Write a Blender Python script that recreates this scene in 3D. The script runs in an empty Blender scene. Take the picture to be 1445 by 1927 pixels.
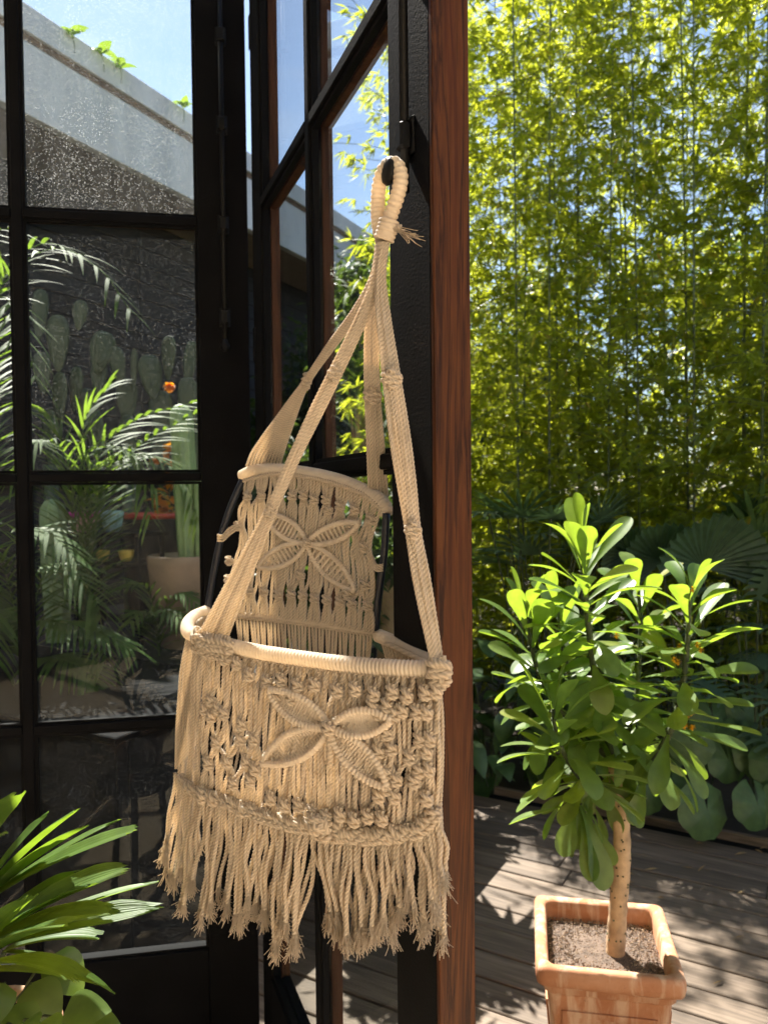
import bpy, math, random
from mathutils import Vector, Matrix, Quaternion
from math import sin, cos, pi, radians, atan2, sqrt, exp

random.seed(7)
sc = bpy.context.scene
col = sc.collection

# ---------------------------------------------------------------- camera
EYE = 1.62
F = 1447.0
PITCH, ROLL = radians(-1.5), radians(-0.6)
cam_d = bpy.data.cameras.new("camera")
cam = bpy.data.objects.new("camera", cam_d)
col.objects.link(cam)
RC = Matrix.Rotation(radians(90) + PITCH, 3, 'X') @ Matrix.Rotation(ROLL, 3, 'Z')
cam.matrix_world = Matrix.Translation((0, 0, EYE)) @ RC.to_4x4()
cam_d.sensor_fit = 'VERTICAL'
cam_d.sensor_height = 36.0
cam_d.lens = F / 1927.0 * 36.0
cam_d.clip_start = 0.02
cam_d.clip_end = 500
cam_d.dof.use_dof = True
cam_d.dof.focus_distance = 1.12
cam_d.dof.aperture_fstop = 7.0
sc.camera = cam

# ---------------------------------------------------------------- world and sun
SUN_AZ, SUN_EL = radians(-22), radians(52)      # azimuth from +Y, minus is to the left
world = bpy.data.worlds.new("World")
sc.world = world
world.use_nodes = True
nt = world.node_tree
for n in list(nt.nodes):
    nt.nodes.remove(n)
w_out = nt.nodes.new("ShaderNodeOutputWorld")
w_bg = nt.nodes.new("ShaderNodeBackground")
w_sky = nt.nodes.new("ShaderNodeTexSky")
w_sky.sky_type = 'NISHITA'
w_sky.sun_disc = False
w_sky.sun_elevation = SUN_EL
w_sky.sun_rotation = SUN_AZ
w_sky.air_density = 1.0
w_sky.dust_density = 0.3
w_sky.ozone_density = 2.0
w_tc = nt.nodes.new("ShaderNodeTexCoord")
w_map = nt.nodes.new("ShaderNodeMapping")
w_map.inputs['Scale'].default_value = (1.0, 1.0, 2.6)
w_noise = nt.nodes.new("ShaderNodeTexNoise")
w_noise.inputs['Scale'].default_value = 2.6
w_noise.inputs['Detail'].default_value = 7
w_noise.inputs['Roughness'].default_value = 0.6
w_ramp = nt.nodes.new("ShaderNodeValToRGB")
w_ramp.color_ramp.elements[0].position = 0.42
w_ramp.color_ramp.elements[0].color = (0, 0, 0, 1)
w_ramp.color_ramp.elements[1].position = 0.80
w_ramp.color_ramp.elements[1].color = (0.6, 0.6, 0.6, 1)
w_mix = nt.nodes.new("ShaderNodeMix")
w_mix.data_type = 'RGBA'
w_mix.inputs['B'].default_value = (5.4, 5.8, 6.4, 1)
nt.links.new(w_tc.outputs['Generated'], w_map.inputs['Vector'])
nt.links.new(w_map.outputs['Vector'], w_noise.inputs['Vector'])
nt.links.new(w_noise.outputs['Fac'], w_ramp.inputs['Fac'])
nt.links.new(w_ramp.outputs['Color'], w_mix.inputs['Factor'])
nt.links.new(w_sky.outputs['Color'], w_mix.inputs['A'])
nt.links.new(w_mix.outputs['Result'], w_bg.inputs['Color'])
w_bg.inputs['Strength'].default_value = 0.056
nt.links.new(w_bg.outputs['Background'], w_out.inputs['Surface'])

sun_d = bpy.data.lights.new("sun", 'SUN')
sun_d.energy = 4.7
sun_d.angle = radians(0.53)
sun_d.color = (1.0, 0.94, 0.84)
sun = bpy.data.objects.new("sun", sun_d)
col.objects.link(sun)
SUN = Vector((sin(SUN_AZ) * cos(SUN_EL), cos(SUN_AZ) * cos(SUN_EL), sin(SUN_EL)))
sun.rotation_euler = (-SUN).to_track_quat('-Z', 'Y').to_euler()
sun.location = SUN * 30

sc.view_settings.view_transform = 'Standard'
sc.view_settings.look = 'None'
sc.view_settings.exposure = 2.02
sc.view_settings.gamma = 1.0
sc.view_settings.use_curve_mapping = False
sc.render.engine = 'CYCLES'
sc.cycles.max_bounces = 5
sc.cycles.diffuse_bounces = 3
sc.cycles.glossy_bounces = 3
sc.cycles.transmission_bounces = 4
sc.cycles.transparent_max_bounces = 12
sc.cycles.caustics_reflective = False
sc.cycles.caustics_refractive = False
sc.cycles.sample_clamp_indirect = 8.0
sc.cycles.use_denoising = True
sc.cycles.use_adaptive_sampling = True
sc.cycles.adaptive_threshold = 0.02
try:
    sc.cycles.denoiser = 'OPENIMAGEDENOISE'
    sc.cycles.denoising_prefilter = 'ACCURATE'
except Exception:
    pass

# ---------------------------------------------------------------- helpers
def P(x, y, D):
    """point of the place seen at photo pixel (x, y), D metres ahead"""
    v = RC @ Vector(((x - 722.5) / F, -(y - 963.5) / F, -1.0))
    return Vector((0, 0, EYE)) + v * (D / v.y)

def lerp(a, b, t):
    return a + (b - a) * t

def interp(x, tab):
    if x <= tab[0][0]:
        return tab[0][1]
    for (x0, y0), (x1, y1) in zip(tab, tab[1:]):
        if x <= x1:
            return lerp(y0, y1, (x - x0) / (x1 - x0))
    return tab[-1][1]

W = {}

class MB:
    def __init__(s):
        s.v, s.f, s.uv, s.sm = [], [], [], []
    def add(s, vs, fs, uvs=None, smooth=False):
        o = len(s.v)
        s.v += [tuple(v) for v in vs]
        s.f += [tuple(i + o for i in f) for f in fs]
        s.uv += list(uvs) if uvs else [(0.0, 0.0)] * len(vs)
        s.sm += [smooth] * len(fs)
    def box(s, a, b, M=None):
        (x0, y0, z0), (x1, y1, z1) = a, b
        vs = [Vector(p) for p in ((x0, y0, z0), (x1, y0, z0), (x1, y1, z0), (x0, y1, z0),
                                  (x0, y0, z1), (x1, y0, z1), (x1, y1, z1), (x0, y1, z1))]
        if M:
            vs = [M @ v for v in vs]
        s.add(vs, [(3, 2, 1, 0), (4, 5, 6, 7), (0, 1, 5, 4), (1, 2, 6, 5), (2, 3, 7, 6), (3, 0, 4, 7)])
    def bbox(s, a, b, c=0.003):
        """box with chamfered long edges on all sides"""
        (x0, y0, z0), (x1, y1, z1) = a, b
        vs, fs = [], []
        pts = [(x0 + c, y0), (x1 - c, y0), (x1, y0 + c), (x1, y1 - c), (x1 - c, y1), (x0 + c, y1), (x0, y1 - c), (x0, y0 + c)]
        cx, cy = (x0 + x1) / 2, (y0 + y1) / 2
        ins = [(x + (c if x < cx else -c), y + (c if y < cy else -c)) for x, y in pts]
        for ring, z in ((ins, z0), (pts, z0 + c), (pts, z1 - c), (ins, z1)):
            vs += [(x, y, z) for x, y in ring]
        for r in range(3):
            for i in range(8):
                j = (i + 1) % 8
                fs.append((r * 8 + i, r * 8 + j, r * 8 + 8 + j, r * 8 + 8 + i))
        fs.append(tuple(range(7, -1, -1)))
        fs.append(tuple(range(24, 32)))
        s.add(vs, fs)
    def tube(s, pts, rad, n=6, caps=True, vscale=1.0, twist0=0.0):
        """rad: number or f(i, t); pts list of Vectors"""
        m = len(pts)
        if m < 2:
            return
        L = 0.0
        up = None
        vs, uv, fs = [], [], []
        for i, p in enumerate(pts):
            t = (pts[min(i + 1, m - 1)] - pts[max(i - 1, 0)])
            if t.length < 1e-9:
                t = Vector((0, 0, 1))
            t = t.normalized()
            if up is None:
                up = t.orthogonal().normalized()
            up = (up - t * up.dot(t))
            up = up.normalized() if up.length > 1e-6 else t.orthogonal().normalized()
            side = t.cross(up)
            if i:
                L += (p - pts[i - 1]).length
            r = rad(i, i / (m - 1)) if callable(rad) else rad
            for k in range(n + 1):
                a = 2 * pi * k / n + twist0
                vs.append(p + up * (cos(a) * r) + side * (sin(a) * r))
                uv.append((k / n, L * vscale))
        for i in range(m - 1):
            for k in range(n):
                a = i * (n + 1) + k
                fs.append((a, a + 1, a + n + 2, a + n + 1))
        if caps:
            fs.append(tuple(range(n - 1, -1, -1)))
            b = (m - 1) * (n + 1)
            fs.append(tuple(b + k for k in range(n)))
        s.add(vs, fs, uv, True)
    def rope(s, pts, rad, n=8, pitch=0.015, amp=0.17, ph=0.0):
        """three-strand twisted cord: a lobed section that turns along the length"""
        m = len(pts)
        if m < 2:
            return
        L = 0.0
        up = None
        vs, uv, fs = [], [], []
        for i, p in enumerate(pts):
            t = (pts[min(i + 1, m - 1)] - pts[max(i - 1, 0)])
            t = t.normalized() if t.length > 1e-9 else Vector((0, 0, 1))
            if up is None:
                up = t.orthogonal().normalized()
            up = up - t * up.dot(t)
            up = up.normalized() if up.length > 1e-6 else t.orthogonal().normalized()
            side = t.cross(up)
            if i:
                L += (p - pts[i - 1]).length
            r0 = rad(i, i / (m - 1)) if callable(rad) else rad
            for k in range(n + 1):
                a = 2 * pi * k / n
                r = r0 * (1 + amp * sin(3 * (a - 2 * pi * L / pitch)))
                vs.append(p + up * (cos(a) * r) + side * (sin(a) * r))
                uv.append((k / n, L))
        for i in range(m - 1):
            for k in range(n):
                q = i * (n + 1) + k
                fs.append((q, q + 1, q + n + 2, q + n + 1))
        fs.append(tuple(range(n - 1, -1, -1)))
        fs.append(tuple((m - 1) * (n + 1) + k for k in range(n)))
        s.add(vs, fs, uv, True)
    def lathe(s, prof, M=None, n=20, smooth=True):
        vs, fs = [], []
        for r, z in prof:
            for k in range(n):
                a = 2 * pi * k / n
                v = Vector((r * cos(a), r * sin(a), z))
                vs.append(M @ v if M else v)
        for i in range(len(prof) - 1):
            for k in range(n):
                j = (k + 1) % n
                fs.append((i * n + k, i * n + j, i * n + n + j, i * n + n + k))
        s.add(vs, fs, None, smooth)
    def mesh(s, name):
        me = bpy.data.meshes.new(name)
        me.from_pydata(s.v, [], s.f)
        uvl = me.uv_layers.new(name="UVMap")
        idx = [0] * len(me.loops)
        me.loops.foreach_get("vertex_index", idx)
        flat = []
        for i in idx:
            flat += s.uv[i]
        uvl.data.foreach_set("uv", flat)
        me.polygons.foreach_set("use_smooth", s.sm)
        me.update()
        return me

def link(name, data, mat, parent=None, M=None):
    """data: MB or mesh, in world metres unless M places it"""
    me = data.mesh(name) if isinstance(data, MB) else data
    if mat is not None and (len(me.materials) == 0):
        me.materials.append(mat)
    o = bpy.data.objects.new(name, me)
    col.objects.link(o)
    M = M or Matrix.Identity(4)
    if parent is not None:
        o.parent = parent
        o.matrix_basis = W[parent].inverted() @ M
    else:
        o.matrix_basis = M
    W[o] = M.copy()
    return o

def thing(name, label, cat, loc=(0, 0, 0), rz=0.0, group=None):
    o = bpy.data.objects.new(name, None)
    col.objects.link(o)
    M = Matrix.Translation(Vector(loc)) @ Matrix.Rotation(rz, 4, 'Z')
    o.matrix_basis = M
    o.empty_display_size = 0.05
    W[o] = M
    o['label'] = label
    o['category'] = cat
    if group:
        o['group'] = group
    return o

def tag(o, label, cat, group=None):
    o['label'] = label
    o['category'] = cat
    if group:
        o['group'] = group
    return o

def structure(o):
    o['kind'] = 'structure'
    return o

def stuff(o):
    o['kind'] = 'stuff'
    return o

def spline(pts, step=0.006):
    """Catmull-Rom through pts, resampled"""
    pts = [Vector(p) for p in pts]
    if len(pts) == 2:
        n = max(2, int((pts[1] - pts[0]).length / step))
        return [pts[0].lerp(pts[1], i / n) for i in range(n + 1)]
    q = [pts[0] * 2 - pts[1]] + pts + [pts[-1] * 2 - pts[-2]]
    out = []
    for i in range(1, len(q) - 2):
        p0, p1, p2, p3 = q[i - 1:i + 3]
        n = max(1, int((p2 - p1).length / step))
        for k in range(n):
            t = k / n
            out.append(0.5 * ((2 * p1) + (p2 - p0) * t + (2 * p0 - 5 * p1 + 4 * p2 - p3) * t * t + (3 * p1 - p0 - 3 * p2 + p3) * t ** 3))
    out.append(pts[-1])
    return out

def frame(p, d, up=(0, 0, 1)):
    """matrix: local +Y along d, local +Z near up"""
    y = Vector(d).normalized()
    z = Vector(up) - y * Vector(up).dot(y)
    if z.length < 1e-4:
        z = y.orthogonal()
    z.normalize()
    x = y.cross(z)
    M = Matrix((x, y, z)).transposed().to_4x4()
    M.translation = p
    return M

# ---------------------------------------------------------------- materials
MATS = {}
def new_mat(name):
    m = bpy.data.materials.new(name)
    m.use_nodes = True
    t = m.node_tree
    for n in list(t.nodes):
        t.nodes.remove(n)
    out = t.nodes.new("ShaderNodeOutputMaterial")
    MATS[name] = m
    return m, t, out

def N(t, kind, **kw):
    n = t.nodes.new(kind)
    for k, v in kw.items():
        if k in n.inputs:
            n.inputs[k].default_value = v
        else:
            setattr(n, k, v)
    return n

def ramp(t, stops):
    r = t.nodes.new("ShaderNodeValToRGB")
    e = r.color_ramp.elements
    while len(e) < len(stops):
        e.new(0.5)
    for k, (p, c) in enumerate(stops):
        e[k].position = p
        e[k].color = (*c, 1) if len(c) == 3 else c
    return r

def simple(name, base, rough=0.6, var=0.25, scale=12.0, bump=0.0, bscale=60.0, spec=0.5, coord='Object', stretch=(1, 1, 1), metallic=0.0):
    m, t, out = new_mat(name)
    b = N(t, "ShaderNodeBsdfPrincipled", Roughness=rough, Metallic=metallic)
    b.inputs['Specular IOR Level'].default_value = spec
    tc = N(t, "ShaderNodeTexCoord")
    mp = N(t, "ShaderNodeMapping")
    mp.inputs['Scale'].default_value = stretch
    t.links.new(tc.outputs[coord], mp.inputs['Vector'])
    no = N(t, "ShaderNodeTexNoise", Scale=scale, Detail=6.0, Roughness=0.6)
    t.links.new(mp.outputs['Vector'], no.inputs['Vector'])
    lo = tuple(c * (1 - var) for c in base)
    hi = tuple(min(1, c * (1 + var)) for c in base)
    r = ramp(t, [(0.3, lo), (0.7, hi)])
    t.links.new(no.outputs['Fac'], r.inputs['Fac'])
    t.links.new(r.outputs['Color'], b.inputs['Base Color'])
    if bump:
        n2 = N(t, "ShaderNodeTexNoise", Scale=bscale, Detail=4.0)
        t.links.new(mp.outputs['Vector'], n2.inputs['Vector'])
        bp = N(t, "ShaderNodeBump", Strength=bump, Distance=0.004)
        t.links.new(n2.outputs['Fac'], bp.inputs['Height'])
        t.links.new(bp.outputs['Normal'], b.inputs['Normal'])
    t.links.new(b.outputs['BSDF'], out.inputs['Surface'])
    return m

def leaf_mat(name, stops, trans, tmix=0.4, rough=0.4, island=False, vein=0.0, spec=0.5):
    """stops: ramp colours driven by a per-leaf random; trans: light passing through"""
    m, t, out = new_mat(name)
    b = N(t, "ShaderNodeBsdfPrincipled", Roughness=rough)
    b.inputs['Specular IOR Level'].default_value = spec
    tr = N(t, "ShaderNodeBsdfTranslucent")
    mx = N(t, "ShaderNodeMixShader", Fac=tmix)
    if island:
        g = N(t, "ShaderNodeNewGeometry")
        rnd = g.outputs['Random Per Island']
    else:
        g = N(t, "ShaderNodeObjectInfo")
        rnd = g.outputs['Random']
    r = ramp(t, stops)
    t.links.new(rnd, r.inputs['Fac'])
    tc = N(t, "ShaderNodeTexCoord")
    no = N(t, "ShaderNodeTexNoise", Scale=25.0, Detail=4.0)
    t.links.new(tc.outputs['Object'], no.inputs['Vector'])
    vr = ramp(t, [(0.3, (0.78, 0.78, 0.78)), (0.7, (1.15, 1.15, 1.1))])
    t.links.new(no.outputs['Fac'], vr.inputs['Fac'])
    mul = N(t, "ShaderNodeMix", data_type='RGBA', blend_type='MULTIPLY')
    mul.inputs['Factor'].default_value = 1.0
    t.links.new(r.outputs['Color'], mul.inputs['A'])
    t.links.new(vr.outputs['Color'], mul.inputs['B'])
    t.links.new(mul.outputs['Result'], b.inputs['Base Color'])
    m2 = N(t, "ShaderNodeMix", data_type='RGBA', blend_type='MULTIPLY')
    m2.inputs['Factor'].default_value = 1.0
    m2.inputs['B'].default_value = (*trans, 1)
    t.links.new(vr.outputs['Color'], m2.inputs['A'])
    t.links.new(m2.outputs['Result'], tr.inputs['Color'])
    if vein:
        uvn = N(t, "ShaderNodeUVMap")
        wv = N(t, "ShaderNodeTexWave", Scale=vein, Distortion=0.3)
        wv.bands_direction = 'X'
        t.links.new(uvn.outputs['UV'], wv.inputs['Vector'])
        bp = N(t, "ShaderNodeBump", Strength=(0.2 if vein == 7.0 else 0.25), Distance=0.002)
        t.links.new(wv.outputs['Fac'], bp.inputs['Height'])
        t.links.new(bp.outputs['Normal'], b.inputs['Normal'])
    t.links.new(b.outputs['BSDF'], mx.inputs[1])
    t.links.new(tr.outputs['BSDF'], mx.inputs[2])
    t.links.new(mx.outputs['Shader'], out.inputs['Surface'])
    return m

def cotton_mat(name, base, waves, pitch, bump=0.8):
    m, t, out = new_mat(name)
    b = N(t, "ShaderNodeBsdfPrincipled", Roughness=0.95)
    b.inputs['Specular IOR Level'].default_value = 0.15
    b.inputs['Sheen Weight'].default_value = 0.35
    b.inputs['Sheen Roughness'].default_value = 0.4
    tc = N(t, "ShaderNodeTexCoord")
    no = N(t, "ShaderNodeTexNoise", Scale=40.0, Detail=5.0)
    t.links.new(tc.outputs['Object'], no.inputs['Vector'])
    r = ramp(t, [(0.3, tuple(c * 0.88 for c in base)), (0.7, tuple(min(1, c * 1.08) for c in base))])
    t.links.new(no.outputs['Fac'], r.inputs['Fac'])
    t.links.new(r.outputs['Color'], b.inputs['Base Color'])
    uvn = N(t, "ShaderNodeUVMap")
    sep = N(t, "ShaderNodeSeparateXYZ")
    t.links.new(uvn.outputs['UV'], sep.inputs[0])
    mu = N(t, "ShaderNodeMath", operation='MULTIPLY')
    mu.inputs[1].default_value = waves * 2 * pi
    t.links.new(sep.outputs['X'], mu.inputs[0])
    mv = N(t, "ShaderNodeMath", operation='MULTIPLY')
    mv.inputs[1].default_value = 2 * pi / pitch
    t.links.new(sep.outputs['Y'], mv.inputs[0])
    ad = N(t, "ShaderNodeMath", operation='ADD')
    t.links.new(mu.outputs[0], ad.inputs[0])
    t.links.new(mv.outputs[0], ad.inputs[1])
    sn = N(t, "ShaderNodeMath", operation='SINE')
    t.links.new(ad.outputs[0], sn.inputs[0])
    n2 = N(t, "ShaderNodeTexNoise", Scale=900.0, Detail=2.0)
    t.links.new(tc.outputs['Object'], n2.inputs['Vector'])
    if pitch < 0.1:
        groove_shade = N(t, "ShaderNodeMapRange")  # shade of the twist grooves put into the cord colour
        groove_shade.inputs['From Min'].default_value = -1.0
        groove_shade.inputs['To Min'].default_value = 0.62
        groove_shade.inputs['To Max'].default_value = 1.04
        t.links.new(sn.outputs[0], groove_shade.inputs['Value'])
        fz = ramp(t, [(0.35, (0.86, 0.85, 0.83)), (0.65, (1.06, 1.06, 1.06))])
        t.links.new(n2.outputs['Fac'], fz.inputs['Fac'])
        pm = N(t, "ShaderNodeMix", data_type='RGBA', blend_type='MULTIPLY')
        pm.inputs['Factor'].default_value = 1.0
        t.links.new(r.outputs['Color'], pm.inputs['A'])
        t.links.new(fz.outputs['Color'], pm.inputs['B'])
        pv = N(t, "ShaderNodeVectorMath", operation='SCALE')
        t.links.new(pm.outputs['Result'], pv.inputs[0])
        t.links.new(groove_shade.outputs[0], pv.inputs['Scale'])
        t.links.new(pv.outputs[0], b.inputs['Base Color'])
    a2 = N(t, "ShaderNodeMath", operation='MULTIPLY_ADD')
    a2.inputs[1].default_value = 1.2
    t.links.new(n2.outputs['Fac'], a2.inputs[0])
    t.links.new(sn.outputs[0], a2.inputs[2])
    bp = N(t, "ShaderNodeBump", Strength=bump, Distance=0.0004)
    t.links.new(a2.outputs[0], bp.inputs['Height'])
    t.links.new(bp.outputs['Normal'], b.inputs['Normal'])
    tr = N(t, "ShaderNodeBsdfTranslucent")
    tr.inputs['Color'].default_value = (base[0], base[1] * 0.92, base[2] * 0.78, 1)
    mx = N(t, "ShaderNodeMixShader", Fac=0.42)
    t.links.new(b.outputs['BSDF'], mx.inputs[1])
    t.links.new(tr.outputs['BSDF'], mx.inputs[2])
    t.links.new(mx.outputs['Shader'], out.inputs['Surface'])
    return m

def wood_mat(name, stops, rough, axis='Z', scale=1.0, spec=0.5, coat=0.0):
    """grain runs along axis of the object's own space"""
    m, t, out = new_mat(name)
    b = N(t, "ShaderNodeBsdfPrincipled", Roughness=rough)
    b.inputs['Specular IOR Level'].default_value = spec
    b.inputs['Coat Weight'].default_value = coat
    b.inputs['Coat Roughness'].default_value = 0.25
    tc = N(t, "ShaderNodeTexCoord")
    oi = N(t, "ShaderNodeObjectInfo")
    ofs = N(t, "ShaderNodeVectorMath", operation='SCALE')
    comb = N(t, "ShaderNodeCombineXYZ")
    for k in 'XYZ':
        t.links.new(oi.outputs['Random'], comb.inputs[k])
    t.links.new(comb.outputs[0], ofs.inputs[0])
    ofs.inputs['Scale'].default_value = 37.0
    ad = N(t, "ShaderNodeVectorMath", operation='ADD')
    t.links.new(tc.outputs['Object'], ad.inputs[0])
    t.links.new(ofs.outputs[0], ad.inputs[1])
    mp = N(t, "ShaderNodeMapping")
    st = {'X': (0.06, 1, 1), 'Y': (1, 0.06, 1), 'Z': (1, 1, 0.06)}[axis]
    mp.inputs['Scale'].default_value = tuple(s * scale for s in st)
    t.links.new(ad.outputs[0], mp.inputs['Vector'])
    n1 = N(t, "ShaderNodeTexNoise", Scale=18.0, Detail=8.0, Roughness=0.65, Distortion=1.6)
    t.links.new(mp.outputs['Vector'], n1.inputs['Vector'])
    n2 = N(t, "ShaderNodeTexNoise", Scale=140.0, Detail=3.0)
    t.links.new(mp.outputs['Vector'], n2.inputs['Vector'])
    r = ramp(t, stops)
    t.links.new(n1.outputs['Fac'], r.inputs['Fac'])
    r2 = ramp(t, [(0.35, (0.6, 0.58, 0.55)), (0.6, (1.1, 1.1, 1.1))])
    t.links.new(n2.outputs['Fac'], r2.inputs['Fac'])
    mul = N(t, "ShaderNodeMix", data_type='RGBA', blend_type='MULTIPLY')
    mul.inputs['Factor'].default_value = 0.7
    t.links.new(r.outputs['Color'], mul.inputs['A'])
    t.links.new(r2.outputs['Color'], mul.inputs['B'])
    hs = N(t, "ShaderNodeHueSaturation")
    mr = N(t, "ShaderNodeMapRange")
    mr.inputs['To Min'].default_value = 0.68
    mr.inputs['To Max'].default_value = 1.2
    t.links.new(oi.outputs['Random'], mr.inputs['Value'])
    t.links.new(mr.outputs[0], hs.inputs['Value'])
    t.links.new(mul.outputs['Result'], hs.inputs['Color'])
    t.links.new(hs.outputs['Color'], b.inputs['Base Color'])
    bp = N(t, "ShaderNodeBump", Strength=0.35, Distance=0.002)
    t.links.new(n2.outputs['Fac'], bp.inputs['Height'])
    t.links.new(bp.outputs['Normal'], b.inputs['Normal'])
    t.links.new(b.outputs['BSDF'], out.inputs['Surface'])
    return m

def glass_mat(name, speck, film):
    m, t, out = new_mat(name)
    tr = N(t, "ShaderNodeBsdfTransparent")
    tr.inputs['Color'].default_value = (0.93, 0.95, 0.94, 1)
    gl = N(t, "ShaderNodeBsdfGlossy", Roughness=0.0)
    gl.inputs['Color'].default_value = (1, 1, 1, 1)
    lw = N(t, "ShaderNodeLayerWeight", Blend=0.5)
    pw = N(t, "ShaderNodeMath", operation='POWER')
    pw.inputs[1].default_value = 5.0
    t.links.new(lw.outputs['Facing'], pw.inputs[0])
    ma = N(t, "ShaderNodeMath", operation='MULTIPLY_ADD')
    ma.inputs[1].default_value = 0.9
    ma.inputs[2].default_value = 0.006
    t.links.new(pw.outputs[0], ma.inputs[0])
    mx = N(t, "ShaderNodeMixShader")
    t.links.new(ma.outputs[0], mx.inputs['Fac'])
    t.links.new(tr.outputs[0], mx.inputs[1])
    t.links.new(gl.outputs[0], mx.inputs[2])
    # dried water spots and a thin film of dust
    tc = N(t, "ShaderNodeTexCoord")
    vo = N(t, "ShaderNodeTexVoronoi", Scale=270.0)
    t.links.new(tc.outputs['Object'], vo.inputs['Vector'])
    sepc = N(t, "ShaderNodeSeparateColor")
    t.links.new(vo.outputs['Color'], sepc.inputs[0])
    thr = N(t, "ShaderNodeMath", operation='MULTIPLY')
    thr.inputs[1].default_value = 0.29
    t.links.new(sepc.outputs[0], thr.inputs[0])
    lt = N(t, "ShaderNodeMath", operation='LESS_THAN')
    t.links.new(vo.outputs['Distance'], lt.inputs[0])
    t.links.new(thr.outputs[0], lt.inputs[1])
    nz = N(t, "ShaderNodeTexNoise", Scale=3.5, Detail=4.0)
    t.links.new(tc.outputs['Object'], nz.inputs['Vector'])
    nr = ramp(t, [(0.35, (0.25, 0.25, 0.25)), (0.65, (1, 1, 1))])
    t.links.new(nz.outputs['Fac'], nr.inputs['Fac'])
    mk = N(t, "ShaderNodeMath", operation='MULTIPLY')
    t.links.new(lt.outputs[0], mk.inputs[0])
    t.links.new(nr.outputs['Color'], mk.inputs[1])
    mk2 = N(t, "ShaderNodeMath", operation='MULTIPLY')
    mk2.inputs[1].default_value = speck
    t.links.new(mk.outputs[0], mk2.inputs[0])
    fi = N(t, "ShaderNodeTexNoise", Scale=16.0, Detail=8.0, Roughness=0.75)
    mp = N(t, "ShaderNodeMapping")
    mp.inputs['Scale'].default_value = (1, 1, 0.1)
    t.links.new(tc.outputs['Object'], mp.inputs['Vector'])
    t.links.new(mp.outputs['Vector'], fi.inputs['Vector'])
    fr = ramp(t, [(0.35, (0.3, 0.3, 0.3)), (0.75, (1.6, 1.6, 1.6))])
    t.links.new(fi.outputs['Fac'], fr.inputs['Fac'])
    fm = N(t, "ShaderNodeMath", operation='MULTIPLY_ADD')
    fm.inputs[1].default_value = film
    t.links.new(fr.outputs['Color'], fm.inputs[0])
    t.links.new(mk2.outputs[0], fm.inputs[2])
    dt = N(t, "ShaderNodeBsdfTranslucent")
    dt.inputs['Color'].default_value = (0.8, 0.8, 0.8, 1)
    mx2 = N(t, "ShaderNodeMixShader")
    t.links.new(fm.outputs[0], mx2.inputs['Fac'])
    t.links.new(mx.outputs[0], mx2.inputs[1])
    t.links.new(dt.outputs[0], mx2.inputs[2])
    t.links.new(mx2.outputs[0], out.inputs['Surface'])
    return m

M_black = simple("black_paint", (0.0048, 0.0048, 0.0058), 0.7, 0.35, 9, 0.15, 220, 0.08)
M_iron = simple("black_iron", (0.005, 0.005, 0.006), 0.5, 0.2, 20, 0, 60, 0.2)
M_timber = wood_mat("red_timber", [(0.30, (0.020, 0.006, 0.003)), (0.41, (0.080, 0.022, 0.007)), (0.48, (0.118, 0.038, 0.011)), (0.53, (0.030, 0.009, 0.004)), (0.58, (0.098, 0.030, 0.009)), (0.75, (0.165, 0.062, 0.018))], 0.5, 'Z', 1.0, 0.15, 0.0)
M_timber_out = wood_mat("weathered_timber", [(0.30, (0.03, 0.010, 0.006)), (0.5, (0.095, 0.036, 0.016)), (0.75, (0.14, 0.058, 0.026))], 0.6, 'Z', 1.0, 0.2, 0.0)
M_deck = wood_mat("weathered_deck", [(0.25, (0.060, 0.043, 0.030)), (0.5, (0.140, 0.103, 0.072)), (0.75, (0.225, 0.170, 0.122))], 0.7, 'X', 0.8)
M_glass_spot = glass_mat("spotted_glass", 0.36, 0.010)
M_glass_mid = glass_mat("lightly_spotted_glass", 0.12, 0.002)
M_glass = glass_mat("glass", 0.04, 0.001)
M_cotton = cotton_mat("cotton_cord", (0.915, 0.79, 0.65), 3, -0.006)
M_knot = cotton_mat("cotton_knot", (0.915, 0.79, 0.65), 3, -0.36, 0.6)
M_wrap = cotton_mat("cotton_wrap", (0.915, 0.795, 0.66), 3, 0.5, 0.3)
M_navy = simple("navy_tube", (0.006, 0.008, 0.018), 0.3)
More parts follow.
